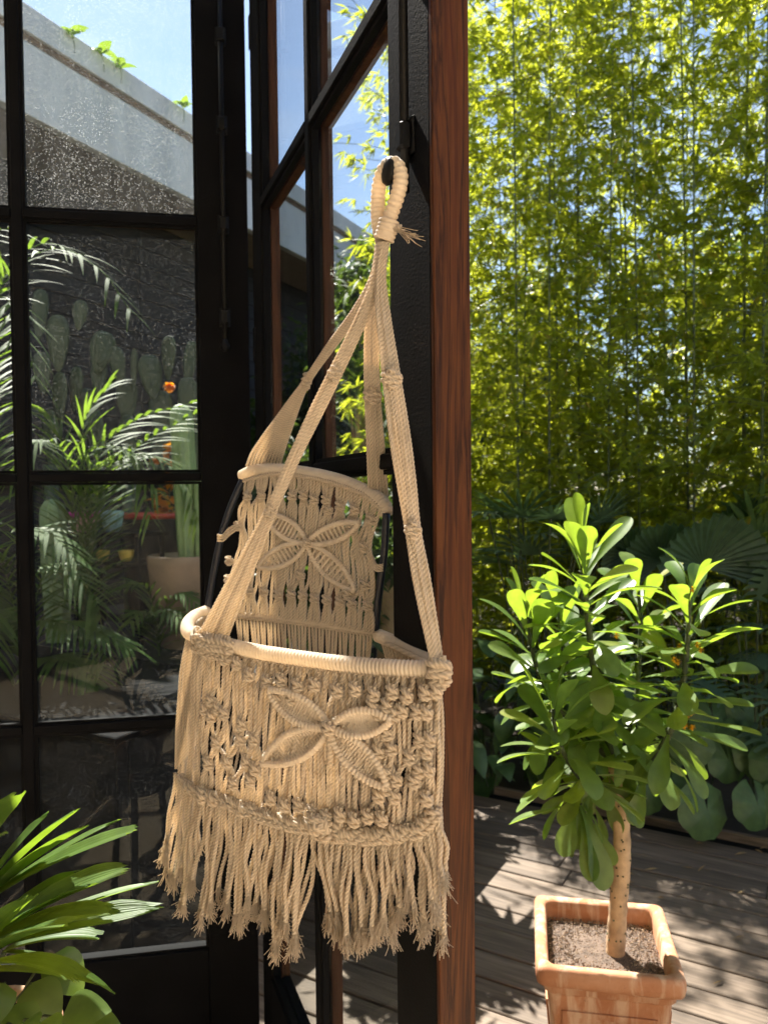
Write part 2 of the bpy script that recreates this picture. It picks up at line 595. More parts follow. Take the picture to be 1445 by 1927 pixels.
def terra_mat():
    m, t, out = new_mat("terracotta")
    b = N(t, "ShaderNodeBsdfPrincipled", Roughness=0.88)
    b.inputs['Specular IOR Level'].default_value = 0.25
    tc = N(t, "ShaderNodeTexCoord")
    n1 = N(t, "ShaderNodeTexNoise", Scale=6.0, Detail=7.0, Roughness=0.65)
    t.links.new(tc.outputs['Object'], n1.inputs['Vector'])
    r1 = ramp(t, [(0.3, (0.34, 0.13, 0.06)), (0.5, (0.46, 0.21, 0.11)), (0.72, (0.56, 0.30, 0.18))])
    t.links.new(n1.outputs['Fac'], r1.inputs['Fac'])
    mp = N(t, "ShaderNodeMapping")
    mp.inputs['Scale'].default_value = (1, 1, 0.18)
    t.links.new(tc.outputs['Object'], mp.inputs['Vector'])
    n2 = N(t, "ShaderNodeTexNoise", Scale=26.0, Detail=5.0, Roughness=0.6, Distortion=0.6)
    t.links.new(mp.outputs['Vector'], n2.inputs['Vector'])
    r2 = ramp(t, [(0.47, (0, 0, 0)), (0.62, (0.8, 0.8, 0.8))])
    t.links.new(n2.outputs['Fac'], r2.inputs['Fac'])
    mx = N(t, "ShaderNodeMix", data_type='RGBA')
    mx.inputs['B'].default_value = (0.62, 0.42, 0.29, 1)
    t.links.new(r2.outputs['Color'], mx.inputs['Factor'])
    t.links.new(r1.outputs['Color'], mx.inputs['A'])
    n3 = N(t, "ShaderNodeTexNoise", Scale=34.0, Detail=6.0, Roughness=0.7)
    t.links.new(tc.outputs['Object'], n3.inputs['Vector'])
    r3 = ramp(t, [(0.66, (0, 0, 0)), (0.76, (0.75, 0.75, 0.75))])
    t.links.new(n3.outputs['Fac'], r3.inputs['Fac'])
    m3 = N(t, "ShaderNodeMix", data_type='RGBA')
    m3.inputs['B'].default_value = (0.13, 0.055, 0.03, 1)
    t.links.new(r3.outputs['Color'], m3.inputs['Factor'])
    t.links.new(mx.outputs['Result'], m3.inputs['A'])
    t.links.new(m3.outputs['Result'], b.inputs['Base Color'])
    bp = N(t, "ShaderNodeBump", Strength=0.35, Distance=0.003)
    t.links.new(n3.outputs['Fac'], bp.inputs['Height'])
    t.links.new(bp.outputs['Normal'], b.inputs['Normal'])
    t.links.new(b.outputs['BSDF'], out.inputs['Surface'])
    return m
M_terra = terra_mat()
M_soil = simple("gravel_soil", (0.115, 0.082, 0.062), 0.95, 0.5, 60, 0.6, 160)
M_peb = leaf_mat("pebbles", [(0, (0.10, 0.062, 0.04)), (0.5, (0.26, 0.175, 0.12)), (1, (0.45, 0.34, 0.25))], (0, 0, 0), 0.0, 0.8, True)
M_earth = simple("garden_earth", (0.035, 0.025, 0.018), 0.95, 0.4, 8, 0.5, 40)
M_bark = simple("pale_bark", (0.46, 0.315, 0.19), 0.85, 0.35, 22, 0.5, 60)
M_stem = simple("green_stem", (0.055, 0.07, 0.03), 0.8, 0.5, 30, 0.5, 80)
M_spat = leaf_mat("succulent_leaf", [(0, (0.085, 0.15, 0.036)), (0.5, (0.115, 0.195, 0.05)), (0.92, (0.16, 0.23, 0.07)), (1, (0.24, 0.24, 0.06))], (0.34, 0.50, 0.035), 0.42, 0.36)
M_bam = leaf_mat("bamboo_leaf", [(0, (0.05, 0.10, 0.02)), (0.6, (0.085, 0.145, 0.028)), (0.93, (0.15, 0.18, 0.035)), (1.0, (0.40, 0.20, 0.04))], (0.74, 0.80, 0.05), 0.54, 0.36, True)
M_culm = simple("bamboo_culm", (0.085, 0.12, 0.06), 0.45, 0.35, 6)
M_palm = leaf_mat("palm_leaf", [(0, (0.035, 0.08, 0.02)), (1, (0.07, 0.12, 0.03))], (0.28, 0.44, 0.04), 0.36, 0.55, True, 0, 0.15)
M_rhapis = leaf_mat("fan_palm_leaf", [(0, (0.04, 0.085, 0.018)), (1, (0.075, 0.13, 0.03))], (0.30, 0.45, 0.03), 0.35, 0.45, False, 5.0, 0.3)
M_dark = leaf_mat("dark_leaf", [(0, (0.04, 0.085, 0.03)), (1, (0.08, 0.135, 0.048))], (0.16, 0.30, 0.035), 0.3, 0.34, False, 0)
M_blue = leaf_mat("bluegreen_leaf", [(0, (0.06, 0.11, 0.068)), (1, (0.10, 0.15, 0.085))], (0.17, 0.30, 0.08), 0.25, 0.38, False, 6.0)
M_crown = leaf_mat("tree_leaf", [(0, (0.02, 0.04, 0.015)), (0.8, (0.05, 0.085, 0.025)), (1, (0.09, 0.12, 0.03))], (0.15, 0.24, 0.03), 0.35, 0.4, True)
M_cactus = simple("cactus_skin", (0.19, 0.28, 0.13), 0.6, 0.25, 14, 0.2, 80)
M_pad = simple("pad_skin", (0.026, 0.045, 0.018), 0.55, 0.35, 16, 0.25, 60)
M_potgrey = simple("taupe_clay", (0.29, 0.205, 0.158), 0.85, 0.2, 6, 0.2, 80)
M_fascia = simple("painted_fascia", (0.62, 0.62, 0.64), 0.8, 0.14, 4, 0.1, 60, 0.3, 'Object', (1, 1, 0.3))
M_soffit = simple("soffit_board", (0.20, 0.155, 0.115), 0.8, 0.2, 5)
M_rust = simple("rust_stain", (0.16, 0.10, 0.065), 0.9, 0.5, 9)
M_clad = wood_mat("charred_board", [(0.3, (0.010, 0.011, 0.014)), (0.7, (0.026, 0.028, 0.033))], 0.75, 'X', 1.0, 0.15)
M_planter = simple("black_render", (0.010, 0.010, 0.011), 0.9, 0.3, 5, 0, 60, 0.08)
M_ledge = simple("slate_ledge", (0.028, 0.03, 0.033), 0.8, 0.3, 5, 0, 60, 0.15)
M_orange = leaf_mat("orange_bract", [(0, (0.75, 0.20, 0.01)), (1, (0.85, 0.36, 0.02))], (0.95, 0.40, 0.02), 0.5, 0.5, True)
M_yellow = leaf_mat("yellow_petal", [(0, (0.75, 0.40, 0.01)), (1, (0.85, 0.55, 0.03))], (0.9, 0.5, 0.02), 0.4, 0.5, True)
M_redbowl = simple("red_glaze", (0.42, 0.035, 0.02), 0.35, 0.15, 10)
M_pinkpot = simple("cream_pink_reflection", (0.62, 0.38, 0.30), 0.5, 0.35, 30)
M_magenta = simple("magenta_reflection", (0.48, 0.03, 0.25), 0.5, 0.2, 30)
M_bluepot = simple("blue_white_reflection", (0.30, 0.48, 0.58), 0.5, 0.6, 45)
M_yellowpot = simple("yellow_reflection", (0.62, 0.45, 0.08), 0.5, 0.2, 20)
M_sprout = leaf_mat("sprout_leaf", [(0, (0.12, 0.24, 0.02)), (1, (0.18, 0.30, 0.03))], (0.30, 0.45, 0.03), 0.4, 0.5)
M_plaster = simple("room_plaster", (0.80, 0.75, 0.67), 0.9, 0.08, 3)
M_ceil = simple("room_ceiling", (0.74, 0.70, 0.62), 0.9, 0.08, 3)
M_floor = wood_mat("room_floor", [(0.3, (0.72, 0.55, 0.38)), (0.7, (0.84, 0.68, 0.50))], 0.55, 'X', 0.7)
M_tan = simple("tan_bowl", (0.30, 0.225, 0.14), 0.8, 0.2, 8)

# ---------------------------------------------------------------- house axes
U = Vector((0.868, -0.497, 0)).normalized()        # along the facade and the deck boards
MO = Vector((0.497, 0.868, 0)).normalized()        # out of the house
F0 = Vector((0.10, 0.99, 0))                       # a point on the facade line
AX = atan2(U.y, U.x)
MH = Matrix.Translation(F0) @ Matrix.Rotation(AX, 4, 'Z')   # local x along facade, y outwards

# ---------------------------------------------------------------- setting: ground, deck, room
g = MB()
g.box((-120, -120, -0.5), (120, 120, -0.06))
structure(link("ground", g, M_earth))

deck = bpy.data.objects.new("deck", None)
col.objects.link(deck)
deck.matrix_basis = MH
W[deck] = MH.copy()
deck['kind'] = 'structure'
random.seed(3)
PW = 0.142
bed_edge = 2.98
k = 0
y = 0.02
while y + PW < bed_edge + 0.01:
    xs = [-4.4]
    x = -4.4 + random.uniform(0.6, 2.6)
    while x < 4.6:
        xs.append(x)
        x += random.uniform(1.7, 2.9)
    xs.append(5.0)
    for a, b in zip(xs, xs[1:]):
        m = MB()
        dz = random.uniform(-0.0015, 0.0015)
        m.bbox((a + 0.002, y, -0.03 + dz), (b - 0.002, y + PW - 0.009, 0.0 + dz), 0.003)
        link("plank", m, M_deck, deck, MH)
    y += PW
m = MB()
m.box((-4.4, 0.0, -0.058), (5.0, bed_edge, -0.034))
link("deck_base", m, M_planter, deck, MH)
m = MB()
m.bbox((-4.4, bed_edge + 0.004, -0.058), (5.0, bed_edge + 0.034, 0.004))
link("deck_edge", m, M_deck, deck, MH)

m = MB(); m.box((-3.2, -5.0, -0.055), (3.4, 0.0, -0.001))
structure(link("floor", m, M_floor, None, MH))
m = MB(); m.box((-3.2, -5.0, 5.12), (3.4, -1.9, 5.3))
structure(link("ceiling", m, M_ceil, None, MH))
m = MB(); m.box((-3.3, -5.1, -0.055), (3.5, -5.0, 5.3))
structure(link("wall_back", m, M_plaster, None, MH))
m = MB(); m.box((-3.3, -5.0, -0.055), (-3.2, 0.06, 5.3))
structure(link("wall_left", m, M_plaster, None, MH))
m = MB(); m.box((3.4, -5.0, -0.055), (3.5, 0.06, 5.3))
structure(link("wall_right", m, M_plaster, None, MH))
m = MB(); m.box((-3.2, -0.08, 0.0), (-1.98, 0.06, 5.118))
structure(link("wall_front", m, M_plaster, None, MH))
m = MB(); m.box((2.6, -0.08, 0.0), (3.4, 0.06, 5.118))
structure(link("wall_front_right", m, M_plaster, None, MH))
m = MB(); m.box((-1.98, -0.06, 3.215), (2.6, 0.06, 3.318))
structure(link("door_header", m, M_black, None, MH))

gr = thing("added_glass_roof", "unseen glazed roof strip with black rafters, added to let in more sun", "roof", MH @ Vector((0, 0, 5.12)), AX)  # added out of view; sun through it brightens the floor and swing
for k in range(8):
    xa = lerp(-3.2, 3.4, k / 7)
    m = MB(); m.box((xa - (.03 if k else 0), -1.899, 5.12), (xa + (.03 if k < 7 else 0), 0.06, 5.22)); link("rafter", m, M_black, gr, MH)
    if k < 7:
        m = MB(); m.box((xa + .031, -1.899, 5.19), (lerp(-3.2, 3.4, (k + 1) / 7) - .031, 0.06, 5.196)); link("pane", m, M_glass, gr, MH)
tw = thing("added_transom", "unseen black-framed glazing added above the folding doors for more sun", "window", MH @ Vector((0, 0, 3.32)), AX)  # added above the view so the sun patch reaches deeper indoors
for k in range(6):
    xa = lerp(-1.98, 2.6, k / 5)
    m = MB(); m.box((xa - (.03 if k else 0), -0.03, 3.319), (xa + (.03 if k < 5 else 0), 0.03, 5.115)); link("mullion", m, M_black, tw, MH)
    if k < 5:
        m = MB(); m.box((xa + .031, -0.002, 3.32), (lerp(-1.98, 2.6, (k + 1) / 5) - .031, 0.002, 5.115)); link("pane", m, M_glass, tw, MH)

# ---------------------------------------------------------------- folding door leaves
TH = 0.052
Z_RAILS = [0.988, 1.667, 2.367]
Z_BOT, Z_TOP = 0.34, 3.06
def door_leaf(name, label, origin, ang, stile_l, pane, stile_r, speck, end_timber, bolt_x, knob_disc):
    root = thing(name, label, "door", (origin[0], origin[1], 0.0), ang, "folding door leaves")
    M = W[root]
    mun = 0.028
    Wd = stile_l + pane * 2 + mun + stile_r
    x1 = stile_l; x2 = x1 + pane; x3 = x2 + mun; x4 = x3 + pane
    ym = 0.024                       # glass plane
    zb, zt = 0.012, 3.19
    def member(nm, a, b):
        mb = MB(); mb.bbox((a[0], 0.0, a[1]), (b[0], ym - 0.004, b[1]), 0.0025)
        o = link(nm, mb, M_black, root, M)
        mo = MB(); mo.bbox((a[0] + 0.001, ym + 0.004, a[1] + 0.001), (b[0] - 0.001, TH, b[1] - 0.001), 0.002)
        link("timber_facing", mo, (M_black if nm == "bottom_rail" else M_timber_out), o, M)
        return o
    def core(a, b):
        return
    # stiles run full height
    s1 = member("stile", (0, zb), (x1, zt))
    s2 = member("stile", (x4, zb), (Wd - (0.004 if end_timber else 0), zt))
    for o, xa, xb in ((s1, 0.002, x1 - 0.004), (s2, x4 + 0.004, Wd - 0.006)):
        mc = MB(); mc.box((xa, ym - 0.0045, zb + 0.002), (xb, ym + 0.0045, zt - 0.002))
        link("stile_core", mc, M_black, o, M)
    b1 = member("bottom_rail", (x1 + 0.0005, zb), (x4 - 0.0005, Z_BOT))
    mc = MB(); mc.box((x1 + 0.001, ym - 0.0045, zb + 0.002), (x4 - 0.001, ym + 0.0045, Z_BOT - 0.006))
    link("rail_core", mc, M_black, b1, M)
    t1 = member("top_rail", (x1 + 0.0005, Z_TOP), (x4 - 0.0005, zt))
    member("muntin", (x2, Z_BOT + 0.0005), (x3, Z_TOP - 0.0005))
    levels = [Z_BOT] + Z_RAILS + [Z_TOP]
    for z in Z_RAILS:
        for xa, xb in ((x1, x2), (x3, x4)):
            member("rail", (xa + 0.0005, z - 0.012), (xb - 0.0005, z + 0.012))
    # glazing beads: a stepped moulding round each pane, and the pane itself
    for r in range(4):
        za = levels[r] + (0.012 if r else 0); zc = levels[r + 1] - (0.012 if r < 3 else 0)
        for xa, xb in ((x1, x2), (x3, x4)):
            mb = MB()
            q = 0.008
            for (a, b) in (((xa + 0.0006, za + 0.0006), (xa + q, zc - 0.0006)), ((xb - q, za + 0.0006), (xb - 0.0006, zc - 0.0006)),
                           ((xa + q, za + 0.0006), (xb - q, za + q)), ((xa + q, zc - q), (xb - q, zc - 0.0006))):
                mb.box((a[0], 0.007, a[1]), (b[0], ym - 0.0046, b[1]))
            link("glazing_bead", mb, M_black, root, M)
            mg = MB()
            mg.box((xa + 0.001, ym - 0.002, za + 0.001), (xb - 0.001, ym + 0.002, zc - 0.001))
            top = r >= 2; mid = r == 2
            link("pane", mg, ((M_glass_mid if mid else M_glass_spot) if (speck and top) else M_glass), root, M)
    if end_timber:
        me = MB(); me.bbox((Wd - 0.0035, -0.0005, zb), (Wd + 0.006, TH + 0.001, zt), 0.0015)
        o = link("timber_edge", me, M_timber, root, M)
        o['label'] = "oiled red-brown timber closing edge of the door"
    # tall surface bolt with guides and a knob
    bx = bolt_x
    mr = MB(); mr.tube([Vector((bx, -0.011, 2.03)), Vector((bx, -0.011, 3.17))], 0.0065, 10)
    rod = link("bolt_rod", mr, M_iron, root, M)
    for z in (2.105, 2.36, 2.63, 2.87):
        mg = MB()
        mg.bbox((bx - 0.015, -0.005, z - 0.026), (bx + 0.015, 0.0, z + 0.026), 0.002)
        mg.bbox((bx - 0.0105, -0.021, z - 0.018), (bx + 0.0105, -0.0045, z + 0.018), 0.003)
        link("bolt_guide", mg, M_iron, rod, M)
    mk = MB()
    if knob_disc:
        A = Matrix.Translation((bx + 0.001, -0.008, 2.055)) @ Matrix.Rotation(radians(90), 4, 'X')
        mk.lathe([(0.0, 0.0), (0.006, 0.0), (0.0055, 0.015), (0.010, 0.019), (0.0165, 0.023), (0.0190, 0.0275), (0.0165, 0.032), (0.010, 0.0345), (0.0, 0.0355)], A, 24)
    else:
        A = Matrix.Translation((bx, -0.011, 2.025))
        mk.lathe([(0.0, -0.016), (0.007, -0.014), (0.012, -0.006), (0.0135, 0.0), (0.012, 0.006), (0.008, 0.012), (0.0065, 0.02), (0, 0.02)], A, 18)
    link("bolt_knob", mk, M_iron, rod, M)
    return root, M, Wd

a1 = atan2(0.174, 0.985)
L1, ML1, W1 = door_leaf("folding_door", "black glazed door leaf with water-spotted panes, facing the room at left", (-1.541, 1.945), a1, 0.127, 0.449, 0.137, True, False, 1.19 - 0.066, False)
a2 = atan2(-0.934, 0.357)
L2, ML2, W2 = door_leaf("folding_door", "black glazed door leaf with bare timber edge, swung towards the camera behind the swing", (-0.3457, 2.087), a2, 0.10, 0.437, 0.150, False, True, 1.152 - 0.062, True)

for z in (0.45, 1.32, 2.02, 2.85):
    m = MB(); m.tube([Vector((-0.009, 0.012, z - .045)), Vector((-0.009, 0.012, z + .045))], .0065, 10)
    m.bbox((-0.008, -0.0015, z - .045), (0.022, -0.0002, z + .045), .0005)
    link("hinge", m, M_iron, L2, ML2)

# ---------------------------------------------------------------- neighbouring building
WD = Vector((0.43, 0.903, 0)).normalized()
W0 = Vector((-2.755, 5.945, 0))
MW = Matrix.Translation(W0) @ Matrix.Rotation(atan2(WD.y, WD.x), 4, 'Z')   # local x along, y to the far side
bl = thing("neighbouring_building", "low building with pale grey fascia and charred black boards behind the plants", "building", W0, atan2(WD.y, WD.x))
zt, zb = EYE + 3.77, EYE + 2.945
XA, XB = -6.4, 7.2
m = MB(); m.bbox((XA, 0.0, zb), (XB, 0.09, zt - 0.21), 0.004)
fa = link("fascia", m, M_fascia, bl, MW)
m = MB(); m.bbox((XA, -0.034, zt - 0.208), (XB + .02, 0.12, zt), 0.004)
link("coping", m, M_fascia, bl, MW)
m = MB(); m.box((XA, -0.006, zt - 0.265), (XB, -0.001, zt - 0.211))
link("drip_edge", m, M_rust, fa, MW)
m = MB(); m.box((XA, 0.092, zb + 0.004), (XB, 0.86, zb + 0.03))
link("soffit", m, M_soffit, bl, MW)
m = MB(); m.box((XA, 0.885, 0.0), (XB, 4.0, zt - 0.25))
link("wall", m, M_planter, bl, MW)
BH = 0.185
z = 0.02
while z < zb - 0.01:
    h = min(BH, zb - z)
    for (a, b) in ((XA, -0.9), (-0.9, 2.2), (2.2, XB)):
        m = MB(); m.bbox((a + 0.003, 0.86 + random.uniform(0, 0.003), z), (b - 0.003, 0.884, z + h - 0.011), 0.003)
        link("board", m, M_clad, bl, MW)
    z += BH
m = MB(); m.box((XA, 0.09, zt - 0.27), (XB, 4.0, zt - 0.23))
link("roof", m, M_rust, bl, MW)

# ---------------------------------------------------------------- leaves
def leaf_mesh(name, L, prof, droop=0.0, fold=0.0, nseg=6, half=2, cup=0.0, ease=1.0):
    """blade along +Y; prof(t) is the half width; droop bends down; fold lifts the sides"""
    mb = MB()
    vs, fs, uv = [], [], []
    y = z = 0.0
    cols = 2 * half + 1
    for i in range(nseg + 1):
        t = 1 - (1 - i / nseg) ** ease
        ang = -droop * t
        if i:
            dl_ = L * (t - t_old)
            y += cos(ang) * dl_
            z += sin(ang) * dl_
        t_old = t
        w = prof(t)
        for c in range(cols):
            s = (c - half) / half
            vs.append((s * w * cos(fold), y, z + abs(s) * w * sin(fold) + cup * (s * s) * w))
            uv.append(((s + 1) / 2, t))
    for i in range(nseg):
        for c in range(cols - 1):
            a = i * cols + c
            fs.append((a, a + 1, a + cols + 1, a + cols))
    mb.add(vs, fs, uv, True)
    return mb.mesh(name)

def spat(w):
    def f(t):
        b = .13 + .87 * min(1.0, (t / .72)) ** 1.7
        if t > .78:
            b *= sqrt(max(0.0, 1 - ((t - .78) / .22) ** 2.4))
        return w * max(.03, b)
    return f
def lance(w):
    return lambda t: w * max(0.03, sin(pi * min(0.999, t ** 0.75)))
def ovate(w):
    return lambda t: w * max(0.02, sin(pi * min(0.999, t ** 0.62)) ** 0.8)
def strap(w, tip=0.35):
    return lambda t: w * (0.35 + 0.65 * min(1, t / 0.45)) * (1 if t < 0.9 else lerp(1, tip, (t - 0.9) / 0.1))

# roof seedlings
SP = [leaf_mesh("leaf", 0.13, ovate(0.036), 0.9, 0.3, 5, 1), leaf_mesh("leaf", 0.10, ovate(0.030), 0.3, 0.35, 5, 1)]
seeds = [(150, 108, 40, "first, near the muntin"), (207, 140, 46, ""), (238, 165, 44, ""), (352, 212, 38, "")]
seed_lab = ["leafy green seedling on the roof edge, nearest the glazing bar", "tallest green seedling on the roof edge with a big upright leaf",
            "green seedling on the roof edge just right of the tallest one", "green seedling at the roof edge close to the door stile"]
random.seed(11)
for i, (px, py, hpx, _) in enumerate(seeds):
    s = 0.3
    # walk along the coping until the pixel column matches
    best = None
    for k in range(400):
        s = -2 + k * 0.02
        p = W0 + WD * s
        xx = 722.5 + F * p.x / p.y
        if best is None or abs(xx - px) < best[0]:
            best = (abs(xx - px), s)
    p = W0 + WD * best[1]
    base = Vector((p.x, p.y, zt - 0.012)) + Vector((-WD.y, WD.x, 0)) * -0.0
    base = MW @ Vector((best[1], -0.045, zt - 0.15))
    t = thing("roof_seedling", seed_lab[i], "seedling", base, 0, "seedlings on the roof edge")
    hgt = 0.10 + 0.035 * (i % 2)
    topp = base + Vector((random.uniform(-.03, .03), -0.03, hgt * .7 + 0.06))
    mb = MB(); mb.tube(spline([base, base.lerp(topp, .5) + Vector((0.012, -0.02, 0)), topp], 0.02), 0.003, 5)
    link("stem", mb, M_stem, t)
    for j in range(5):
        a = j * 2.4 + i
        d = Vector((cos(a), sin(a) - .4, random.uniform(0.1, 1.2)))
        link("leaf", SP[j % 2], M_sprout, t, frame(base.lerp(topp, 0.75 + 0.06 * j if j else 1), d) @ Matrix.Scale(random.uniform(1.0, 1.5), 4))

# ---------------------------------------------------------------- raised planter behind the left door leaf
LP = Vector((-1.087, 3.62, 0))
MP = Matrix.Translation(LP) @ Matrix.Rotation(AX, 4, 'Z')
ZL = 0.83
pl = thing("raised_planter", "black raised planter with slate ledge behind the left door leaf", "planter", LP, AX)
FY = -0.86                      # how far the front wall stands before the slate slab
m = MB(); m.bbox((-2.4, FY, -0.05), (0.72, FY + 0.05, ZL - 0.031), 0.004)
link("front_wall", m, M_planter, pl, MP)
m = MB(); m.bbox((0.67, FY + 0.051, -0.05), (0.72, 1.9, ZL - 0.031), 0.004)
link("side_wall", m, M_planter, pl, MP)
m = MB(); m.bbox((-2.4, FY - 0.02, ZL - 0.03), (0.74, 0.95, ZL - 0.004), 0.004)
link("capping", m, M_planter, pl, MP)
m = MB(); m.bbox((-1.6, 0.0, ZL - 0.0035), (0.60, 0.7, ZL), 0.001)
link("slate_slab", m, M_ledge, pl, MP)
m = MB(); m.box((-2.0, 0.96, 0.3), (0.665, 1.9, ZL - 0.06))
link("soil", m, M_earth, pl, MP)
MP2 = MP @ Matrix.Translation((0.76, -0.06, 0))
pl2 = thing("raised_planter", "lower black raised planter seen through the swung door leaf", "planter", MP2.translation, AX)
m = MB(); m.bbox((0, 0, -0.05), (0.42, 0.05, 0.60), 0.004); link("front_wall", m, M_planter, pl2, MP2)
m = MB(); m.bbox((0.37, 0.051, -0.05), (0.42, 0.9, 0.60), 0.004); link("side_wall", m, M_planter, pl2, MP2)
m = MB(); m.bbox((0, 0.851, -0.05), (0.369, 0.9, 0.60), 0.004); link("back_wall", m, M_planter, pl2, MP2)
m = MB(); m.box((0.0, 0.052, 0.2), (0.368, 0.85, 0.56)); link("soil", m, M_earth, pl2, MP2)

def tapered_pot(root, mat, M, r0, r1, h, wall=0.02, n=28, lip=0.0):
    mb = MB()
    mb.lathe([(0.0, 0.0), (r0 * 0.9, 0.0), (r0, 0.008), (lerp(r0, r1, .5) * 1.02, h * .5), (r1, h - 0.045), (r1 + lip, h - 0.04), (r1 + lip, h - 0.006), (r1 + lip - 0.006, h), (r1 - wall, h), (r1 - wall - 0.004, h - 0.05)], M, n)
    o = link("pot_body", mb, mat, root)
    ms = MB(); ms.lathe([(0.0, h - 0.05), (r1 - wall, h - 0.052)], M, n)
    link("soil", ms, M_soil, root)
    return o

# taupe clay pot with columnar cactus
pc = P(352, 1190, 4.0); pc.z = ZL
t = thing("clay_pot", "big tapered taupe clay pot holding the ribbed column cactus", "pot", pc)
tapered_pot(t, M_potgrey, Matrix.Translation(pc), 0.135, 0.195, 0.475)
def column(root, base, h, r, nrib=9, lean=(0, 0)):
    mb = MB()
    vs, fs = [], []
    rings = 14
    n = nrib * 4
    for i in range(rings + 1):
        t = i / rings
        if t < 0.8:
            rr = r * (0.9 + 0.12 * sin(t * 3)); zz = h * t
        else:
            q = (t - 0.8) / 0.2
            rr = r * cos(q * pi / 2 * 0.97); zz = h * 0.8 + min(h * 0.2, r * 1.1) * sin(q * pi / 2)
        for k in range(n):
            a = 2 * pi * k / n
            q = rr * (1 - 0.20 * (0.5 - 0.5 * cos(a * nrib)))
            vs.append(base + Vector((q * cos(a) + lean[0] * t, q * sin(a) + lean[1] * t, zz)))
    for i in range(rings):
        for k in range(n):
            j = (k + 1) % n
            fs.append((i * n + k, i * n + j, (i + 1) * n + j, (i + 1) * n + k))
    fs.append(tuple(rings * n + k for k in range(n)))
    mb.add(vs, fs, None, True)
    return mb
ct = thing("column_cactus", "pale green ribbed column cactus standing in the taupe pot", "cactus", pc + Vector((0, 0, 0.42)))
link("column", column(ct, pc + Vector((0.02, 0, 0.42)), 0.96, 0.062, 8, (-0.035, 0)), M_cactus, ct)
link("arm", column(ct, pc + Vector((0.105, -0.03, 0.42)), 0.50, 0.052, 8, (0.0, 0)), M_cactus, ct)
c2 = P(108, 1060, 4.15); c2.z = ZL
ct = thing("column_cactus", "dull green column cactus half hidden by palm leaves near the glazing bar", "cactus", c2)
link("column", column(ct, c2, 0.86, 0.075, 8, (-0.02, 0)), M_cactus, ct)

# prickly pears
def pad_mesh():
    mb = MB()
    prof = [(0.0, 0.0), (0.10, 0.02), (0.22, 0.14), (0.36, 0.36), (0.45, 0.58), (0.46, 0.74), (0.38, 0.89), (0.22, 0.975), (0.0, 1.0)]
    vs, fs = [], []
    n = 16
    for r, z in prof:
        for k in range(n):
            a = 2 * pi * k / n
            vs.append((r * cos(a), r * sin(a) * 0.26, z))
    for i in range(len(prof) - 1):
        for k in range(n):
            j = (k + 1) % n
            fs.append((i * n + k, i * n + j, i * n + n + j, i * n + n + k))
    mb.add(vs, fs, None, True)
    # spine cushions
    for i in range(26):
        z = random.uniform(0.15, 0.93); r = interp(z, [(b, a) for a, b in prof]) * 0.85
        u = random.uniform(-1, 1)
        for s in (-1, 1):
            p = Vector((r * u, s * 0.26 * r / 0.85 * sqrt(max(0, 1 - (u * .85) ** 2)), z))
            mb.tube([p, p + Vector((random.uniform(-.02, .02), s * 0.035, .02))], 0.008, 4)
    return mb.mesh("pad")
PADM = pad_mesh()
pears = [
    ("tallest prickly pear with stacked pads beside the glazing bar", [(73, 640, 30, 96, 4), (111, 700, 42, 108, 0), (148, 622, 28, 58, 6), (84, 742, 34, 80, -4), (112, 800, 40, 100, 3), (140, 775, 40, 86, 8), (96, 880, 46, 110, 0)]),
    ("prickly pear with two overlapping pads in the middle of the pane", [(183, 705, 46, 84, 12), (185, 748, 30, 74, 3), (172, 800, 38, 70, -6), (182, 872, 44, 100, 0)]),
    ("low prickly pear with slim dark pads left of the column cactus", [(229, 728, 30, 76, -8), (252, 738, 14, 82, 2), (240, 800, 40, 90, 0), (243, 880, 40, 100, 0)]),
    ("broad prickly pear with dull pads behind the column cactus", [(290, 752, 46, 84, -6), (316, 716, 38, 84, 4), (304, 830, 46, 96, 0), (305, 900, 46, 100, 2), (352, 730, 26, 90, 8), (383, 720, 30, 82, 0), (362, 820, 40, 110, -4)]),
]
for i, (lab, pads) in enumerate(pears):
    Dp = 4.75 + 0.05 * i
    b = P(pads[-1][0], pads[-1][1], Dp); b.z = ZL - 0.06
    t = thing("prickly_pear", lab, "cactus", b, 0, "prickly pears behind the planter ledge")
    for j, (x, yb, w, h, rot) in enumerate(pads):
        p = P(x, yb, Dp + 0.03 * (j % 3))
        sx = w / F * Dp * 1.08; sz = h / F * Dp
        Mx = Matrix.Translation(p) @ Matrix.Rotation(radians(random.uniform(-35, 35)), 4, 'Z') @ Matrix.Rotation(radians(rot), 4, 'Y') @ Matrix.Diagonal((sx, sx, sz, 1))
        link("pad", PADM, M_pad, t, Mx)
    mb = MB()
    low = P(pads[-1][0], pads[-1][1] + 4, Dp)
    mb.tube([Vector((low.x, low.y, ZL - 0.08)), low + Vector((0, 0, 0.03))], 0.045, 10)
    link("trunk", mb, M_pad, t)

